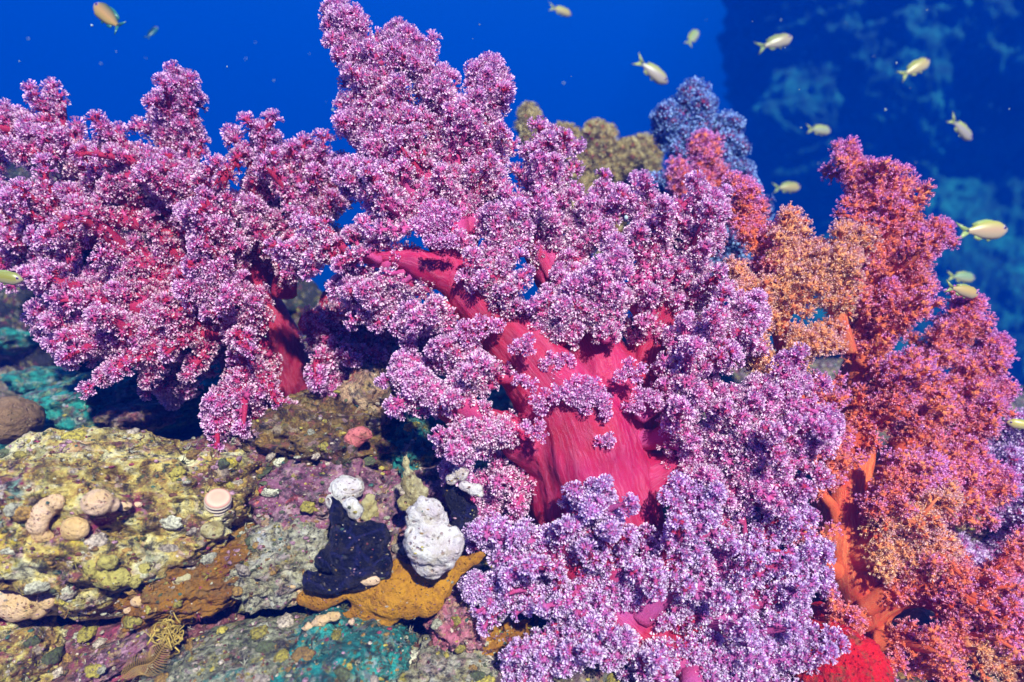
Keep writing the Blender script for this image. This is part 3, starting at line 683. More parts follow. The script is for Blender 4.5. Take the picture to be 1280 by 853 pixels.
r_pale = rock_mat('pale_knobbly_rock', [(.30, (.12, .08, .08)), (.42, (.45, .40, .24)), (.54, (.66, .60, .46)), (.68, (.80, .76, .70))], (.9, .85, .5), .5, 26., 1.2, .009,
                   patch=[((.50, .42, .06), 16, .62), ((.45, .14, .2), 20, .64), ((.62, .62, .72), 14, .64)])
r_pink = rock_mat('pink_crusted_rock', [(.32, (.15, .02, .04)), (.46, (.50, .10, .18)), (.58, (.66, .22, .30)), (.7, (.7, .4, .4))], (.8, .5, .5), .3, 22., 1.1, .007,
                   patch=[((.35, .22, .03), 12, .62)])

def sponge_mat(name, base, alt, pore=(.2, .1, .08), pore_scale=170., pore_r=.16, rough=.5, bs=.6, sc=22., spec=.3, vein=None, dirt=(.16, .10, .04), dirt_amt=.65):
    m, nt, b = new_mat(name); co = N(nt, 'ShaderNodeNewGeometry').outputs['Position']
    n1 = noise(nt, co, sc, 6, .65, .5); c = ramp(nt, n1, [(.38, alt), (.60, base)])
    v = N(nt, 'ShaderNodeTexVoronoi'); v.inputs['Scale'].default_value = pore_scale; nt.links.new(co, v.inputs['Vector'])
    f = ramp(nt, v.outputs['Distance'], [(pore_r, (1, 1, 1)), (pore_r + .14, (0, 0, 0))])
    n2 = noise(nt, co, sc * 3, 3, .6); f = math_(nt, 'MULTIPLY', f, ramp(nt, n2, [(.42, (0, 0, 0)), (.58, (1, 1, 1))]))
    c = mixc(nt, math_(nt, 'MULTIPLY', f, .8), c, pore)
    if vein:
        v2 = N(nt, 'ShaderNodeTexVoronoi', feature='DISTANCE_TO_EDGE'); v2.inputs['Scale'].default_value = 34; nt.links.new(co, v2.inputs['Vector'])
        c = mixc(nt, ramp(nt, v2.outputs[0], [(.02, (.8, .8, .8)), (.09, (0, 0, 0))]), c, vein)
    nt.links.new(c, b.inputs['Base Color']); b.inputs['Roughness'].default_value = rough; b.inputs['Specular IOR Level'].default_value = spec
    n3 = noise(nt, co, sc * 9, 5, .7)
    nd = noise(nt, co, sc * 1.7, 6, .75, 1.)
    c = mixc(nt, math_(nt, 'MULTIPLY', ramp(nt, nd, [(.50, (0, 0, 0)), (.60, (1, 1, 1))]), dirt_amt), c, dirt)
    nt.links.new(c, b.inputs['Base Color'])
    bump(nt, math_(nt, 'SUBTRACT', math_(nt, 'ADD', math_(nt, 'MULTIPLY', n3, 1.1), math_(nt, 'ADD', n1, nd)), f), b, bs * 1.4, .007)
    return m
m_blush = sponge_mat('blush_sponge', (.90, .60, .44), (.78, .50, .22), pore=(.55, .18, .15), pore_scale=210, dirt=(.6, .36, .10), dirt_amt=.35)
m_white = sponge_mat('white_sponge', (.84, .79, .76), (.66, .54, .58), pore=(.34, .16, .16), pore_scale=130, pore_r=.2, dirt=(.40, .30, .16), dirt_amt=.55)
m_cream = sponge_mat('cream_sponge', (.62, .54, .32), (.42, .32, .10), pore=(.35, .15, .12), pore_scale=120)
m_navy = sponge_mat('navy_sponge', (.008, .009, .030), (.022, .018, .04), pore=(.10, .09, .10), pore_scale=60, rough=.35, vein=(.025, .024, .11), bs=.9, dirt=(.05, .04, .045), dirt_amt=.7)
m_ochre = sponge_mat('ochre_sponge', (.50, .22, .008), (.30, .11, .006), pore=(.12, .04, .01), pore_scale=190, pore_r=.14, sc=14., dirt=(.22, .07, .01))
m_ochre2 = sponge_mat('shaded_ochre_flank', (.34, .15, .012), (.20, .07, .01), pore=(.12, .04, .01), pore_scale=190, pore_r=.1, sc=14.)  # boulder's lower flank: its shade is put into the darker brown
m_yellow = sponge_mat('yellow_sponge', (.58, .48, .12), (.46, .40, .14), pore=(.3, .2, .05), pore_scale=150)
m_red = sponge_mat('red_sponge', (.80, .012, .02), (.60, .005, .015), pore=(.35, .0, .01), pore_scale=160, rough=.55)
m_brown = sponge_mat('brown_coral', (.34, .20, .11), (.22, .12, .07), pore=(.5, .35, .2), pore_scale=130)
m_pinkkn = sponge_mat('coral_pink_crust', (.80, .22, .22), (.62, .10, .14), pore=(.4, .05, .08))
m_dkgreen = sponge_mat('dark_cone', (.006, .008, .012), (.015, .02, .03), rough=.4)

def lump(*a, label=None, cat=None, group=None, **k):
    o = displaced_ball(*a, **k)
    if label: tag(o, label, cat, group)
    return o
# far back left: teal rocks before a rock coloured black for the cave's shade
lump('cave_rock', r_dark, 60, 350, 1.75, 330, 150, .20, .14, 1.6, 51, 6, label='rock mass behind the left coral, coloured black for the cave shade', cat='rock')
lump('rock', r_teal, 150, 510, 1.38, 125, 48, .14, .16, 2.4, 52, 6, rot=.25, label='teal green rock ridge in the hollow at left', cat='rock')
lump('rock', r_teal, 60, 478, 1.5, 40, 18, .08, .18, 2.6, 53, 5, label='small teal knob on the dark hollow, farthest left', cat='rock')
lump('rock', r_teal, 12, 425, 1.6, 34, 16, .08, .18, 2.6, 54, 5, label='dim teal rock chip cut by the left edge', cat='rock')
lump('brown_coral', m_brown, 12, 525, 1.15, 34, 28, .05, .05, 1.8, 55, 5, label='smooth brown rounded coral at the left edge by the teal rock', cat='coral')
lump('rock', r_maroon, 172, 520, 1.25, 40, 18, .06, .2, 2.4, 56, 5, label='small brownish rock between teal ridge and olive boulder', cat='rock')
def black_cone(px, py, y, hpx, lean, label):  # plain near-black cones for two dark triangular marks
    g = Geo(); h = S(hpx, y); n = 9; f = np.linspace(0, 1, n)
    pts = np.stack([lean * f * h, 0 * f, f * h - h * .45], 1); tube(g, pts, h * .42 * (1 - f * .93) * (1 + .08 * np.sin(f * 26)), (.01, .01, .02), seg=14)
    o = build(g, 'pointed_cone', m_dkgreen, origin=None); o.location = P(px, py, y); tag(o, label, 'cone')
black_cone(118, 493, 1.22, 24, -.25, 'black pointed form on the teal ridge, the lower left one')
black_cone(173, 467, 1.25, 20, .3, 'black pointed form on the teal ridge, nearer the coral')

# left boulder and the ledges under it
lump('boulder', r_olive, 120, 655, 1.02, 225, 100, .20, .15, 2.3, 61, 7, rot=.10, tilt=-.35, octv=6, label='broad olive and yellow mottled boulder filling the lower left', cat='boulder')
lump('rock', r_maroon, 300, 600, 1.10, 90, 56, .12, .16, 2.3, 62, 6, label='crimson crusted rock behind the ringed tube', cat='rock')
lump('rock_ledge', r_maroon, 90, 812, 1.04, 220, 50, .14, .15, 2.2, 63, 6, rot=.22, octv=6, label='dark maroon ledge under the olive boulder', cat='rock')
lump('rock', r_olive, 10, 822, .93, 70, 40, .09, .16, 2.4, 64, 6, label='yellowish knobbly rock in the bottom left corner', cat='rock')
lump('rock', r_mauve, 150, 822, .92, 75, 18, .05, .2, 2.3, 65, 5, rot=.55, label='pale mauve streaked rock slanting along the bottom left', cat='rock')
lump('rock', r_maroon, 262, 772, 1.0, 38, 36, .06, .13, 2.2, 66, 5, label='round maroon rock under the ochre flank', cat='rock')
lump('rock_slab', r_grey, 325, 850, .90, 150, 62, .14, .10, 2.3, 67, 7, rot=.18, octv=6, label='rough grey green slab at the bottom, left of centre', cat='rock')
lump('rock', r_teal, 430, 815, .90, 80, 42, .12, .16, 2.4, 68, 6, label='dark teal rock below the ochre sponge', cat='rock')
lump('ochre_lump', m_ochre2, 255, 712, 1.0, 98, 44, .12, .14, 2.2, 69, 7, rot=.30, label='brown ochre flank, shade in its colour, below the right end of the olive boulder', cat='sponge')
# middle rocks
lump('rock', r_gold, 408, 548, 1.12, 88, 50, .12, .2, 2.6, 71, 6, label='golden brown tangled rock with dark pits under the left coral', cat='rock')
lump('rock', r_peach, 462, 500, 1.13, 36, 40, .07, .2, 2.6, 72, 5, label='rough peach and yellow rock left of the crimson coral', cat='rock')
lump('rock', r_mauve, 400, 615, 1.05, 86, 52, .10, .14, 2.2, 73, 6, label='mauve pink crusted boulder behind the navy sponge', cat='rock')
lump('rock', r_teal, 520, 560, 1.16, 40, 55, .09, .18, 2.4, 74, 6, label='dark teal rock in the gap left of the trunk', cat='rock')
lump('rock', r_pale, 355, 700, .97, 62, 46, .07, .18, 2.6, 75, 6, rot=.3, label='pale yellow and grey craggy rock left of the navy sponge', cat='rock')
lump('rock', r_mauve, 480, 655, 1.04, 46, 48, .08, .17, 2.5, 76, 6, label='grey brown speckled rock between the navy and white sponges', cat='rock')
lump('rock', r_maroon, 505, 715, 1.0, 26, 48, .06, .16, 2.5, 77, 5, label='narrow reddish brown rock column behind the ochre sponge', cat='rock')
lump('rock', r_mauve, 548, 610, 1.10, 48, 34, .08, .18, 2.4, 78, 5, label='lilac speckled rock behind the spiky cream sponge', cat='rock')
lump('rock', r_pink, 575, 775, .98, 40, 36, .07, .15, 2.4, 79, 6, label='raspberry pink rock right of the ochre sponge', cat='rock')
lump('ochre_lump', m_ochre, 622, 795, .985, 50, 24, .05, .14, 2.2, 80, 5, rot=.4, label='dull ochre crust beneath the lavender coral', cat='sponge')
lump('rock', r_pale, 560, 838, .94, 70, 34, .08, .18, 2.5, 81, 6, label='mixed yellow and pink rock at the bottom, right of the teal rock', cat='rock')
lump('rock', r_maroon, 470, 870, .93, 60, 34, .08, .18, 2.5, 82, 6, label='dark red brown rock at the bottom edge under the teal rock', cat='rock')
lump('rock', r_peach, 745, 845, 1.02, 46, 42, .07, .15, 2.4, 83, 5, label='peach rock under the middle of the lavender coral', cat='rock')
lump('red_sponge', m_red, 1045, 832, .93, 56, 48, .08, .09, 1.8, 84, 6, label='big bright red sponge at the bottom between lavender and orange corals', cat='sponge')
lump('red_sponge', m_red, 1030, 768, .97, 13, 11, .03, .12, 1.8, 85, 4, label='small red sponge knob just above the big red sponge', cat='sponge')
lump('red_sponge', m_red, 935, 668, .965, 18, 12, .03, .1, 1.8, 86, 4, label='red sponge patch in the gap of the lavender coral', cat='sponge')
lump('rock', r_maroon, 1170, 620, 1.30, 120, 62, .10, .16, 2.3, 87, 6, label='dark rock behind the lower orange coral branches', cat='rock')
lump('rock', r_peach, 1190, 640, 1.18, 26, 20, .04, .18, 2.3, 88, 5, label='dull peach stone among the orange branches', cat='rock')
lump('rock', r_pale, 1208, 608, 1.2, 22, 14, .04, .18, 2.3, 89, 5, label='pale cream stone under the right orange branches', cat='rock')
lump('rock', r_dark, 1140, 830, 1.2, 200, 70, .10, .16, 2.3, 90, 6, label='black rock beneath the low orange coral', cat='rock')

# pale sponges on the olive boulder: merged knobs make each one body
def blob(name, mat, y, knobs, label, cat, seed, amp=.07, freq=2.6, flat=.8, voxel=.0022, parent=None, origin=None, noise_sc=60., octv=4, snap=0.):
    g = Geo(); y_in = y
    for q in knobs:
        if snap: y = depth_at(q[0], q[1], y_in) + S(q[2], y_in) * snap
        kx, ky, kr = q[:3]; dy = q[3] if len(q) > 3 else 0.; asp = q[4] if len(q) > 4 else 1.; rt = q[5] if len(q) > 5 else 0.
        bm = bmesh.new(); bmesh.ops.create_icosphere(bm, subdivisions=3, radius=1)
        v = np.array([x.co[:] for x in bm.verts]); t = np.array([[z.index for z in f.verts] for f in bm.faces]); bm.free()
        rr = S(kr, y); v = v * np.array([rr * asp, rr * flat, rr]); ca, sa = math.cos(rt), math.sin(rt)
        v = np.stack([v[:, 0] * ca - v[:, 2] * sa, v[:, 1], v[:, 0] * sa + v[:, 2] * ca], 1)
        g.add(v + P(kx, ky, y) + np.array([0, dy, 0]), t, (1, 1, 1))
    me = raw_mesh(name, np.concatenate(g.v), np.concatenate(g.t)); tmp = bpy.data.objects.new('tmp', me); scene.collection.objects.link(tmp)
    m = tmp.modifiers.new('r', 'REMESH'); m.mode = 'VOXEL'; m.voxel_size = voxel
    m2 = tmp.modifiers.new('s', 'SMOOTH'); m2.iterations = 5; m2.factor = .6
    dg = bpy.context.evaluated_depsgraph_get(); me2 = bpy.data.meshes.new_from_object(tmp.evaluated_get(dg)); bpy.data.objects.remove(tmp)
    n = len(me2.vertices); co = np.zeros(n * 3, np.float32); me2.vertices.foreach_get('co', co); co = co.reshape(-1, 3).astype(float)
    no = np.zeros(n * 3, np.float32); me2.vertices.foreach_get('normal', no); no = no.reshape(-1, 3)
    y = y_in; base = P(knobs[0][0], knobs[0][1], y)
    co = co + no * (S(20, y) * amp * fbm(co * noise_sc, octv, seed, .55))[:, None]
    if parent is None: co = co - base
    me2.vertices.foreach_set('co', co.astype(np.float32).ravel()); me2.polygons.foreach_set('use_smooth', np.ones(len(me2.polygons), bool))
    me2.materials.clear(); me2.materials.append(mat); me2.update(); me2.name = name
    o = bpy.data.objects.new(name, me2)
    if parent is None: o.location = base; scene.collection.objects.link(o); tag(o, label, cat)
    else: link(o, parent)
    return o
blob('pale_sponge', m_blush, .87, [(70, 628, 11), (60, 634, 13), (50, 644, 14), (46, 656, 13), (50, 668, 10), (60, 672, 7)], 'pale crescent shaped sponge, on the left of the olive boulder', 'sponge', 101, snap=-.25, amp=.12)
blob('pale_sponge', m_blush, .86, [(93, 661, 16, 0, 1.15)], 'round pale pink sponge right beside the crescent one', 'sponge', 102, snap=-.25, amp=.12)
blob('pale_sponge', m_blush, .87, [(122, 628, 17, 0, 1.15), (140, 631, 10), (155, 632, 7, 0, 1.6), (170, 631, 5, 0, 1.8)], 'pink sponge with a pointed tail, upper middle of the olive boulder', 'sponge', 103, snap=-.25, amp=.12)
blob('pale_sponge', m_blush, .84, [(2, 750, 18, 0, 1.3), (22, 757, 20, 0, 1.3), (45, 757, 17), (58, 750, 12)], 'large blush sponge cut by the left edge, lowest on the boulder', 'sponge', 104, snap=-.25, amp=.12)
blob('yellow_sponge', m_yellow, .865, [(128, 716, 17, 0, 1.3), (148, 724, 14, 0, 1.2), (164, 728, 9, 0, 1.3), (114, 712, 10), (134, 704, 9), (178, 714, 6, 0, 1.8, .6)], 'dull yellow sponge low on the olive boulder', 'sponge', 105, snap=.3, amp=.4, flat=.6)
blob('small_sponge', m_cream, .86, [(222, 727, 5, 0, 2.4, .35), (234, 722, 5)], 'short cream finger sponge lying on the ochre flank', 'sponge', 106, snap=-.25, voxel=.0015)
blob('small_sponge', m_cream, .92, [(266, 663, 11, 0, 1.4)], 'grey green little sponge under the ringed tube', 'sponge', 107, snap=-.25, amp=.15)
blob('small_sponge', m_blush, .86, [(172, 752, 7, 0, 1.3), (159, 763, 5)], 'little orange knob sponge under the ochre flank', 'sponge', 108, snap=-.25, voxel=.0015)
# ringed tube
g = Geo(); yy = .93; f = np.linspace(0, 1, 26); c0 = P(272, 642, yy); ax = norm([.25, -.55, .75])
tube(g, c0 + ax * (f[:, None] * S(30, yy)), S(15, yy) * (1 + .09 * np.sin(f * 30)) * (1 - .1 * (1 - f)), np.where((np.sin(f * 30) > 0)[:, None], (.60, .48, .38), (.34, .22, .18)), seg=24, cap=False)
rt = empty('ringed_tube', c0, 'ringed grey tube with a salmon disc top, on the crimson rock', 'tube sponge')
build(g, 'stem', vc_mat('tube_wall', .6, .3), rt)
g = Geo(); tp = c0 + ax * S(30, yy); fx, fy, _ = frame(ax); k = np.arange(24) * 2 * math.pi / 24
V = [tp + ax * S(2.2, yy)]; C = [(.75, .40, .28)]; T = []
for rr, hh, cc in ((.45, 2.0, (.80, .36, .26)), (.8, 1.2, (.85, .45, .33)), (.98, .8, (.62, .30, .25)), (1.0, -3., (.4, .25, .2))):
    V += [tp + ax * S(hh, yy) + (math.cos(a) * fx + math.sin(a) * fy) * S(15, yy) * rr for a in k]; C += [cc] * 24
for i in range(24): T.append((0, 1 + i, 1 + (i + 1) % 24))
for q in range(3):
    for i in range(24):
        a, b = 1 + q * 24 + i, 1 + q * 24 + (i + 1) % 24; T += [(a, a + 24, b + 24), (a, b + 24, b)]
g.add(V, T, C); build(g, 'disc', vc_mat('tube_disc', .5, .3), rt)

# navy, white and ochre sponges of the middle outcrop
blob('navy_sponge', m_navy, .90, [(446, 692, 36, 0, 1.15), (474, 700, 20), (468, 672, 20), (480, 718, 11), (430, 668, 21), (425, 650, 14), (422, 638, 10), (420, 629, 7), (416, 622, 5), (410, 700, 17), (448, 722, 18, 0, 1.5)], 'large navy blue hooded sponge in the middle outcrop', 'sponge', 111, amp=.36, noise_sc=40, octv=5)
blob('navy_sponge', m_navy, .88, [(395, 728, 12, 0, 1.6), (412, 730, 12, 0, 2.0), (430, 728, 10, 0, 2.2), (385, 720, 8)], 'low flap of navy sponge lying on the ochre sponge', 'sponge', 112, amp=.2)
blob('navy_sponge', m_navy, .95, [(572, 622, 17), (566, 612, 12), (580, 640, 17), (578, 660, 14), (572, 684, 12), (566, 698, 8)], 'tall narrow navy sponge behind the white sponge', 'sponge', 113, amp=.2)
blob('white_sponge', m_white, .90, [(446, 637, 10, -.01), (440, 628, 9, -.01, 1.2), (437, 640, 8, 0)], 'pinkish white knob on top of the large navy sponge', 'sponge', 114, amp=.12, voxel=.0016)
blob('grey_sponge', m_white, .96, [(430, 614, 20), (424, 624, 18), (442, 612, 14)], 'dirty white dome behind the tip of the large navy sponge', 'sponge', 115, amp=.25)
blob('white_sponge', m_white, .87, [(540, 680, 28, 0, 1.15), (562, 682, 20), (520, 674, 16), (523, 690, 13), (524, 640, 16), (540, 636, 14), (516, 650, 9), (548, 652, 12), (532, 662, 16), (540, 704, 20, .005, 1.3), (556, 698, 14), (570, 668, 9), (528, 628, 8)], 'lumpy white double sponge shaped like a snowman', 'sponge', 116, amp=.42, noise_sc=48, octv=5)
blob('cream_sponge', m_cream, .91, [(521, 618, 14), (514, 605, 12), (512, 592, 8), (509, 580, 5), (507, 573, 3), (505, 628, 10)], 'spiky cream and yellow sponge rising above the white one', 'sponge', 117, amp=.25, noise_sc=90)
blob('cream_sponge', m_cream, .96, [(462, 634, 10), (463, 644, 10), (461, 625, 6)], 'small cream finger between the navy and white sponges', 'sponge', 118, amp=.3, noise_sc=110)
blob('white_sponge', m_white, .93, [(576, 592, 10, 0, 1.1), (564, 600, 7)], 'small white knob on top of the tall navy sponge', 'sponge', 119, amp=.15, voxel=.0016)
blob('white_sponge', m_white, .92, [(594, 612, 9, 0, 1.2), (583, 608, 6, 0, 1.8), (600, 618, 6)], 'white lobe to the right of the tall navy sponge', 'sponge', 120, amp=.15, voxel=.0016)
blob('cream_sponge', m_cream, .85, [(528, 724, 11, 0, 1.1), (521, 734, 7)], 'round cream and yellow knob below the white sponge', 'sponge', 121, snap=.2, amp=.2, voxel=.0016)
blob('cream_sponge', m_blush, .86, [(462, 725, 7, 0, 1.8), (476, 729, 5)], 'flat peach knob where navy and ochre sponges meet', 'sponge', 122, snap=.2, amp=.2, voxel=.0016)
blob('cream_sponge', m_blush, .88, [(374, 742, 8, 0, 1.1), (366, 735, 5), (366, 752, 5)], 'pinkish knob at the left end of the ochre sponge', 'sponge', 123, snap=.2, amp=.3, voxel=.0016)
blob('cream_sponge', m_blush, .86, [(384, 784, 5, 0, 2.2, .2), (402, 777, 6, 0, 2.2, .4), (418, 770, 6, 0, 1.6), (438, 778, 5)], 'knobbly cream finger lying left under the ochre sponge', 'sponge', 124, amp=.4, voxel=.0016)
blob('ochre_sponge', m_ochre, .91, [(392, 748, 14, 0, 1.8, .1), (415, 742, 14, 0, 1.8, .15), (440, 738, 14, .01, 1.8, .1), (462, 742, 24, 0, 1.2), (488, 745, 28, -.005, 1.0), (505, 730, 26, .005, .9), (510, 752, 20, 0, 1.1), (480, 768, 17, 0, 1.3), (452, 768, 14, 0, 1.5), (428, 776, 12, 0, 1.6, .1), (408, 780, 7, 0, 1.6), (535, 752, 17, 0, 1.3, .3), (548, 735, 18, .005, 1.1, .6), (560, 722, 16, .01, 1.1, .6), (575, 710, 13, .01, 1.3, .5), (594, 700, 8, .01, 1.8, .3), (495, 715, 14, .01), (525, 735, 14)], 'thick ochre sponge spreading beneath the navy and white sponges', 'sponge', 125, amp=.34, noise_sc=32, voxel=.0025, flat=.55)
blob('pink_sponge', m_pinkkn, .95, [(588, 690, 7), (584, 702, 6), (587, 678, 4)], 'tiny pink sponge between white sponge and lavender coral', 'sponge', 126, voxel=.0016)
blob('pink_sponge', m_pinkkn, 1.0, [(447, 548, 12, 0, 1.4, .3), (462, 545, 7)], 'coral pink fold on the mauve boulder, by the golden rock', 'sponge', 127, amp=.3, voxel=.002)
blob('pink_sponge', m_pinkkn, .93, [(661, 752, 9, 0, 1.6, -.4), (650, 745, 5)], 'curled orange pink sponge inside the lavender coral', 'sponge', 128, amp=.3, voxel=.0016)
blob('navy_sponge', m_navy, .97, [(655, 776, 13), (655, 788, 9)], 'small round navy sponge at the left foot of the lavender coral', 'sponge', 129, amp=.2)
blob('pink_sponge', m_pinkkn, .90, [(168, 696, 6), (162, 703, 4), (243, 692, 3), (201, 727, 4), (202, 715, 3)][:2], 'small salmon knob in a pit of the olive boulder', 'sponge', 130, voxel=.0014)

# hydroid tuft and feather
def tuft(name, px, py, y, n, lpx, col, seed, label, cat, up=1.0):
    r = np.random.default_rng(seed); g = Geo(); base = P(px, py, y)
    for i in range(n):
        d = norm([r.normal(0, .8), -abs(r.normal(0, .5)) - .2, r.normal(.2, .6) * up]); l = S(lpx, y) * r.uniform(.5, 1.1)
        p0 = base + r.normal(0, S(5, y), 3); bend = r.normal(0, .3, 3) * l
        tube(g, smooth_path([p0, p0 + d * l * .5 + bend, p0 + d * l], 7), np.linspace(S(1.4, y), S(.5, y), 7), np.array(col) * r.uniform(.6, 1.2), seg=5)
    o = build(g, name, vc_mat(name, .5, .3), origin=base); tag(o, label, cat)
tuft('hydroid', 212, 792, .88, 60, 24, (.50, .34, .08), 3, 'tangled yellow brown hydroid tuft beside the round maroon rock', 'hydroid')
g = Geo(); b0 = P(150, 850, .84)
st_ = smooth_path([b0, P(168, 835, .84), P(190, 828, .84), P(206, 806, .84)], 30); tube(g, st_, S(.8, .84), (.30, .17, .05), seg=5)
for i in range(2, 30):
    tn = norm(st_[min(i + 1, 29)] - st_[i - 1]); sd = norm(np.cross(tn, [0, 1, 0]))
    for sg in (-1, 1):
        l = S(16, .84) * math.sin(math.pi * (i / 31)) ** .6
        tube(g, smooth_path([st_[i], st_[i] + sd * sg * l * .6 + tn * l * .2, st_[i] + sd * sg * l + tn * l * .55], 4), [S(.55, .84), S(.5, .84), S(.4, .84), S(.3, .84)], (.34, .20, .06), seg=4)
o = build(g, 'feather_hydroid', vc_mat('feather_hydroid', .5, .3), origin=b0); tag(o, 'thin brown feather shaped hydroid curling at the bottom left', 'hydroid')

# small encrusting growth sprinkled over the rocks, too much to count
def growth(n, boxes, seed):
    r = np.random.default_rng(seed); bpy.context.view_layer.update(); dg = bpy.context.evaluated_depsgraph_get()
    bm = bmesh.new(); bmesh.ops.create_icosphere(bm, subdivisions=2, radius=1)
    iv = np.array([x.co[:] for x in bm.verts]); it = np.array([[z.index for z in f.verts] for f in bm.faces]); bm.free()
    bm = bmesh.new(); bmesh.ops.create_icosphere(bm, subdivisions=4, radius=1)
    iv2 = np.array([x.co[:] for x in bm.verts]); it2 = np.array([[z.index for z in f.verts] for f in bm.faces]); bm.free()
    pals = [(.48, .38, .06), (.30, .04, .09), (.58, .46, .38), (.10, .12, .05), (.40, .22, .05), (.50, .26, .36), (.22, .07, .04), (.62, .58, .44), (.12, .02, .03), (.05, .16, .13)]
    w = np.array([2.4, .9, 1.6, 1.2, 1.4, .5, 1.2, 1.2, 1.0, .6]); w /= w.sum(); g = Geo()
    for i in range(n):
        bx = boxes[r.integers(len(boxes))]; px = r.uniform(bx[0], bx[2]); py = r.uniform(bx[1], bx[3])
        d = Vector(P(px, py, 1.0)).normalized(); ok, loc, nor, _i, ob, _m = scene.ray_cast(dg, Vector((0, 0, 0)), d)
        if not ok or loc.y > 1.6 or ob.name.split('.')[0] not in ('rock', 'boulder', 'rock_ledge', 'rock_slab', 'ochre_lump', 'reef_slope', 'white_sponge', 'navy_sponge', 'ochre_sponge', 'grey_sponge', 'cream_sponge', 'pale_sponge', 'yellow_sponge', 'ringed_tube'): continue
        soft = 'sponge' in ob.name
        if soft and r.random() < .6: continue
        cl = fbm(np.array([[loc.x, loc.y, loc.z]]) * 18, 3, seed)[0]
        if cl < -.12 and r.random() < .75: continue
        big = (not soft) and r.random() < .035
        s_ = S((abs(r.normal(0, 1.3)) + .8 if not big else r.uniform(5, 12)) * (.55 if soft else 1), loc.y); c = np.array(loc) + np.array(nor) * s_ * .1
        k = int(min(9, max(0, (fbm(np.array([[loc.x, loc.y, loc.z]]) * 12, 2, seed + 4)[0] * .5 + .5) * 10))) if r.random() < .45 else r.choice(10, p=w)
        if r.random() < .22 and not big:      # a tuft of turf
            for q in range(5):
                dd = norm(np.array(nor) + r.normal(0, .6, 3)); tube(g, [c, c + dd * s_ * 1.6, c + dd * s_ * 2.6 + r.normal(0, s_ * .4, 3)], [s_ * .22, s_ * .16, s_ * .07], np.array(pals[k]) * r.uniform(.6, 1.1), seg=4)
        else:
            ivv, itt = (iv2, it2) if big else (iv, it)
            if big: k = (0, 2, 4, 3, 7)[r.integers(5)]
            v = ivv * (1 + (.55 if big else .35) * fbm(ivv * 1.7 + i, 4 if big else 2, i % 97)[:, None]) * np.array([r.uniform(.7, 1.6), .8, r.uniform(.6, 1.1)]) * s_
            x, y, z = frame(np.array(nor)); v = v[:, 0:1] * x + v[:, 1:2] * y + v[:, 2:3] * z * .6
            g.add(v + c, itt, np.tile(np.array(pals[k]) * r.uniform(.6, 1.15), (len(v), 1)) * r.uniform(.75, 1.2, (len(v), 1)))
    m, nt, b = new_mat('encrusting_growth'); vc = N(nt, 'ShaderNodeVertexColor', layer_name='Col').outputs[0]
    co = N(nt, 'ShaderNodeNewGeometry').outputs['Position']; nn = noise(nt, co, 260, 4, .7)
    nt.links.new(mixc(nt, ramp(nt, nn, [(.4, (.7, .7, .7)), (.55, (0, 0, 0))]), vc, (.03, .015, .015)), b.inputs['Base Color']); b.inputs['Roughness'].default_value = .6
    bump(nt, nn, b, .9, .003)
    o = build(g, 'encrusting_growth', m); tag(o, kind='stuff'); o['label'] = 'tiny knobs and turf of many colours crusting the reef rocks'
growth(7000, [(0, 480, 640, 853), (0, 540, 330, 853), (280, 460, 640, 853), (0, 540, 640, 853), (600, 700, 1280, 853), (1100, 560, 1280, 720)], 909)
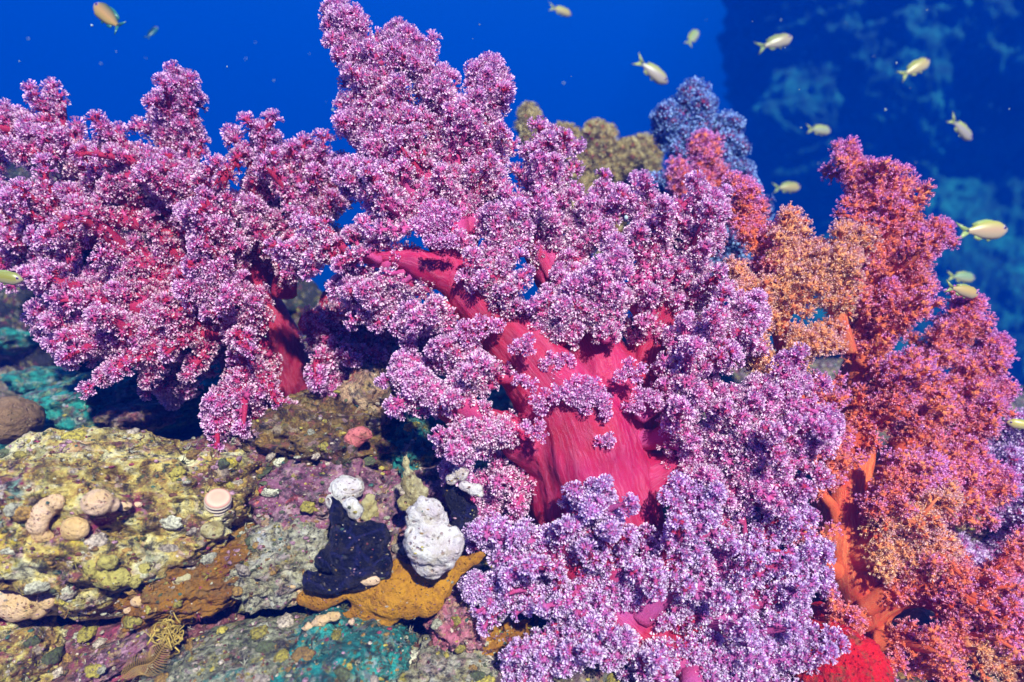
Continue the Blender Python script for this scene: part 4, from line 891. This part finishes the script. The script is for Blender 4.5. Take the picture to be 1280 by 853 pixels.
# ------------------------------------------------------------------ fish
fish_mat = vc_mat('fish_skin', .35, .5)
eye_mat = vc_mat('fish_eye', .2, .6)
def fish(px, py, plen, y, ang, yaw, label, body=(.62, .42, .30), back=(.55, .48, .12), belly=(.72, .55, .62), fin=(.50, .48, .14), deep=.31, curl=0., seed=0):
    """swims along the direction ang in the picture plane (degrees, 0 = right, 90 = up), turned yaw away from it."""
    L = S(plen, y)
    prof = [(0, .02, .02), (.04, .12, .09), (.10, .22, .14), (.2, .33, .18), (.32, deep + .02, .19), (.45, deep, .17), (.58, deep * .82, .13), (.68, deep * .54, .085), (.76, deep * .34, .05), (.80, deep * .30, .03)]
    g = Geo(); seg = 20; V = []; C = []
    pr = smooth_path([(a, b, c) for a, b, c in prof], 22)
    for s, h, w in pr:
        for k in range(seg):
            a = k * 2 * math.pi / seg; z = math.sin(a) * h / 2; yv = math.cos(a) * w / 2
            V.append((.5 - s, yv, z + .01)); q = math.sin(a)
            c = np.array(body) * (1 - abs(q)) + np.array(back if q > 0 else belly) * abs(q)
            if s < .12: c = c * .6 + np.array((.75, .62, .5)) * .4
            C.append(c * .62)
    n = len(pr); idx = np.arange(n * seg).reshape(n, seg); nx = np.roll(idx, -1, 1)
    a, b, c, d = idx[:-1].ravel(), nx[:-1].ravel(), nx[1:].ravel(), idx[1:].ravel()
    T = [*zip(a, b, c), *zip(a, c, d)] + [(idx[0, k], idx[0, 0], nx[0, k]) for k in range(1, seg - 1)] + [(idx[-1, 0], idx[-1, k], nx[-1, k]) for k in range(1, seg - 1)]
    def fan(pts, th=.008):
        b0 = len(V); m = len(pts)
        for sgn in (-1, 1):
            for p in pts: V.append((p[0], sgn * th, p[1])); C.append(np.array(fin) * .7)
        for k in range(1, m - 1): T.append((b0, b0 + k, b0 + k + 1)); T.append((b0 + m, b0 + m + k + 1, b0 + m + k))
        for k in range(m):
            j = (k + 1) % m; T.append((b0 + k, b0 + m + k, b0 + m + j)); T.append((b0 + k, b0 + m + j, b0 + j))
    fan([(-.28, .05), (-.44, .13), (-.56, .19), (-.45, .06), (-.40, .0)]); fan([(-.28, -.03), (-.40, .02), (-.45, -.05), (-.56, -.17), (-.44, -.12)])
    h = deep / 2
    fan([(.24, h * .86), (.19, h + .03), (.06, h + .045), (-.10, h + .02), (-.22, h * .55 + .05), (-.20, h * .45), (-.02, h * .85), (.12, h * .95)])
    fan([(-.02, -h * .85), (-.10, -h - .01), (-.20, -h * .6 - .03), (-.18, -h * .45)])
    fan([(.17, -h * .85), (.08, -h - .04), (.05, -h * .95)])
    V = np.array(V); V[:, 1] += curl * np.maximum(0, .15 - V[:, 0]) ** 2
    V = V * L; ca, sa = math.cos(math.radians(yaw)), math.sin(math.radians(yaw))
    R1 = np.array([[ca, -sa, 0], [sa, ca, 0], [0, 0, 1]])
    if abs(ang) > 90: V = V * np.array([1, 1, 1]); 
    ca, sa = math.cos(math.radians(ang)), math.sin(math.radians(ang)); flip = -1 if abs(ang) > 90 else 1
    R2 = np.array([[ca, 0, -sa], [0, 1, 0], [sa, 0, ca]])
    V = V * np.array([1, flip, flip]); M = R2 @ R1
    g.add(V @ M.T, T, np.array(C)); me = raw_mesh('fish', np.concatenate(g.v), np.concatenate(g.t), np.concatenate(g.c)); me.materials.append(fish_mat)
    o = bpy.data.objects.new('fish', me); o.location = P(px, py, y); scene.collection.objects.link(o)
    tag(o, label, 'fish', 'small reef fish swimming round the corals')
    for sgn in (-1, 1):
        bm = bmesh.new(); bmesh.ops.create_uvsphere(bm, u_segments=12, v_segments=8, radius=L * .034)
        ev = np.array([q.co[:] for q in bm.verts]); et = []
        bmesh.ops.triangulate(bm, faces=bm.faces); et = np.array([[q.index for q in f.verts] for f in bm.faces]); bm.free()
        off = np.array([.385, sgn * .073, .035 * flip]) * L; off = off * np.array([1, flip, 1])
        ev = ev * np.array([1, .5, 1])
        dd = np.linalg.norm(ev[:, [0, 2]], axis=1) / (L * .034)
        col = np.where((dd < .62)[:, None], (.01, .01, .03), (.35, .15, .5))
        em = raw_mesh('eye', (ev + off) @ M.T, et, col); em.materials.append(eye_mat)
        e = bpy.data.objects.new('eye', em); scene.collection.objects.link(e); e.parent = o
    return o
PALE = dict(body=(.80, .54, .20), back=(.58, .55, .08), belly=(.82, .66, .44), fin=(.54, .55, .14))
OLIV = dict(body=(.66, .46, .18), back=(.40, .42, .10), belly=(.55, .46, .34), fin=(.36, .42, .14))
fish(138, 24, 62, 1.35, 138, 8, 'orange fish with a blackish green back, above the left coral', body=(.80, .42, .14), back=(.02, .10, .06), belly=(.75, .55, .10), fin=(.04, .22, .20), curl=.5)
fish(190, 41, 24, 1.9, 70, 30, 'tiny dark teal fish beside the orange one', body=(.01, .05, .08), back=(.0, .03, .05), belly=(.03, .25, .35), fin=(.01, .10, .14))
fish(701, 14, 31, 2.1, -6, 27, 'pale stubby fish alone at the top of the open water', **PALE)
fish(866, 47, 33, 2.2, 58, 27, 'thin greenish fish swimming steeply upward', **dict(PALE, body=(.40, .50, .22)))
fish(815, 90, 49, 1.8, -32, 13, 'pinkish fish heading down, above the dark blue coral', **dict(PALE, body=(.70, .52, .50)))
fish(969, 54, 49, 1.8, 20, 8, 'tan fish at the upper edge of the far reef, tail drooping', **dict(OLIV, body=(.66, .46, .30), belly=(.7, .6, .5)))
fish(1144, 86, 47, 1.8, 30, 9, 'silvery white fish heading up across the far reef', **PALE)
fish(1024, 163, 36, 2.1, 2, 19, 'small grey-green fish level in front of the far reef', **dict(PALE, body=(.50, .50, .36)))
fish(1201, 162, 43, 1.9, -35, 16, 'mauve fish heading down near the right side, tail raised', **dict(PALE, body=(.60, .46, .50)))
fish(984, 235, 39, 2.0, 6, 16, 'olive fish just above the slim amber coral', **OLIV)
fish(1229, 289, 66, 1.4, 3, 6, 'largest yellow and pink fish beside the orange coral tower', **dict(PALE, body=(.85, .50, .30), back=(.70, .66, .08), fin=(.50, .60, .18), deep=.34))
fish(1202, 347, 39, 1.75, -2, 11, 'green-tailed fish with pale head, below the largest fish', **dict(PALE, body=(.40, .50, .30), back=(.3, .45, .2)))
fish(1203, 364, 47, 1.12, -12, 11, 'golden fish right above a tip of the orange coral, under a greener fish', **dict(OLIV, body=(.78, .50, .20), back=(.6, .45, .1)))
fish(1250, 450, 29, 2.4, 10, 22, 'dull brownish red fish dim against the far reef', body=(.25, .05, .05), back=(.2, .05, .05), belly=(.2, .06, .06), fin=(.15, .05, .08))
fish(1279, 532, 37, 1.1, 170, 16, 'yellow fish cut by the right edge above the violet coral', **dict(OLIV, body=(.80, .62, .15), back=(.7, .6, .1)))
fish(2, 347, 49, 1.0, -8, 11, 'olive yellow fish cut by the left edge beside the purple coral', **dict(OLIV, body=(.40, .36, .04)))

# drifting specks in the water
r = np.random.default_rng(77); g = Geo()
bm = bmesh.new(); bmesh.ops.create_icosphere(bm, subdivisions=1, radius=1); iv = np.array([x.co[:] for x in bm.verts]); it = np.array([[z.index for z in f.verts] for f in bm.faces]); bm.free()
for i in range(130):
    y = r.uniform(.7, 2.6); g.add(iv * r.uniform(.6, 1.4, 3) * S(abs(r.normal(0, .7)) + .5, y) + P(r.uniform(0, 1280), r.uniform(0, 560), y), it, np.array([.5, .6, .6]) * r.uniform(.5, 1))
o = build(g, 'drifting_specks', vc_mat('drifting_specks', .8, .1)); tag(o, kind='stuff'); o['label'] = 'fine pale specks drifting in the open water'
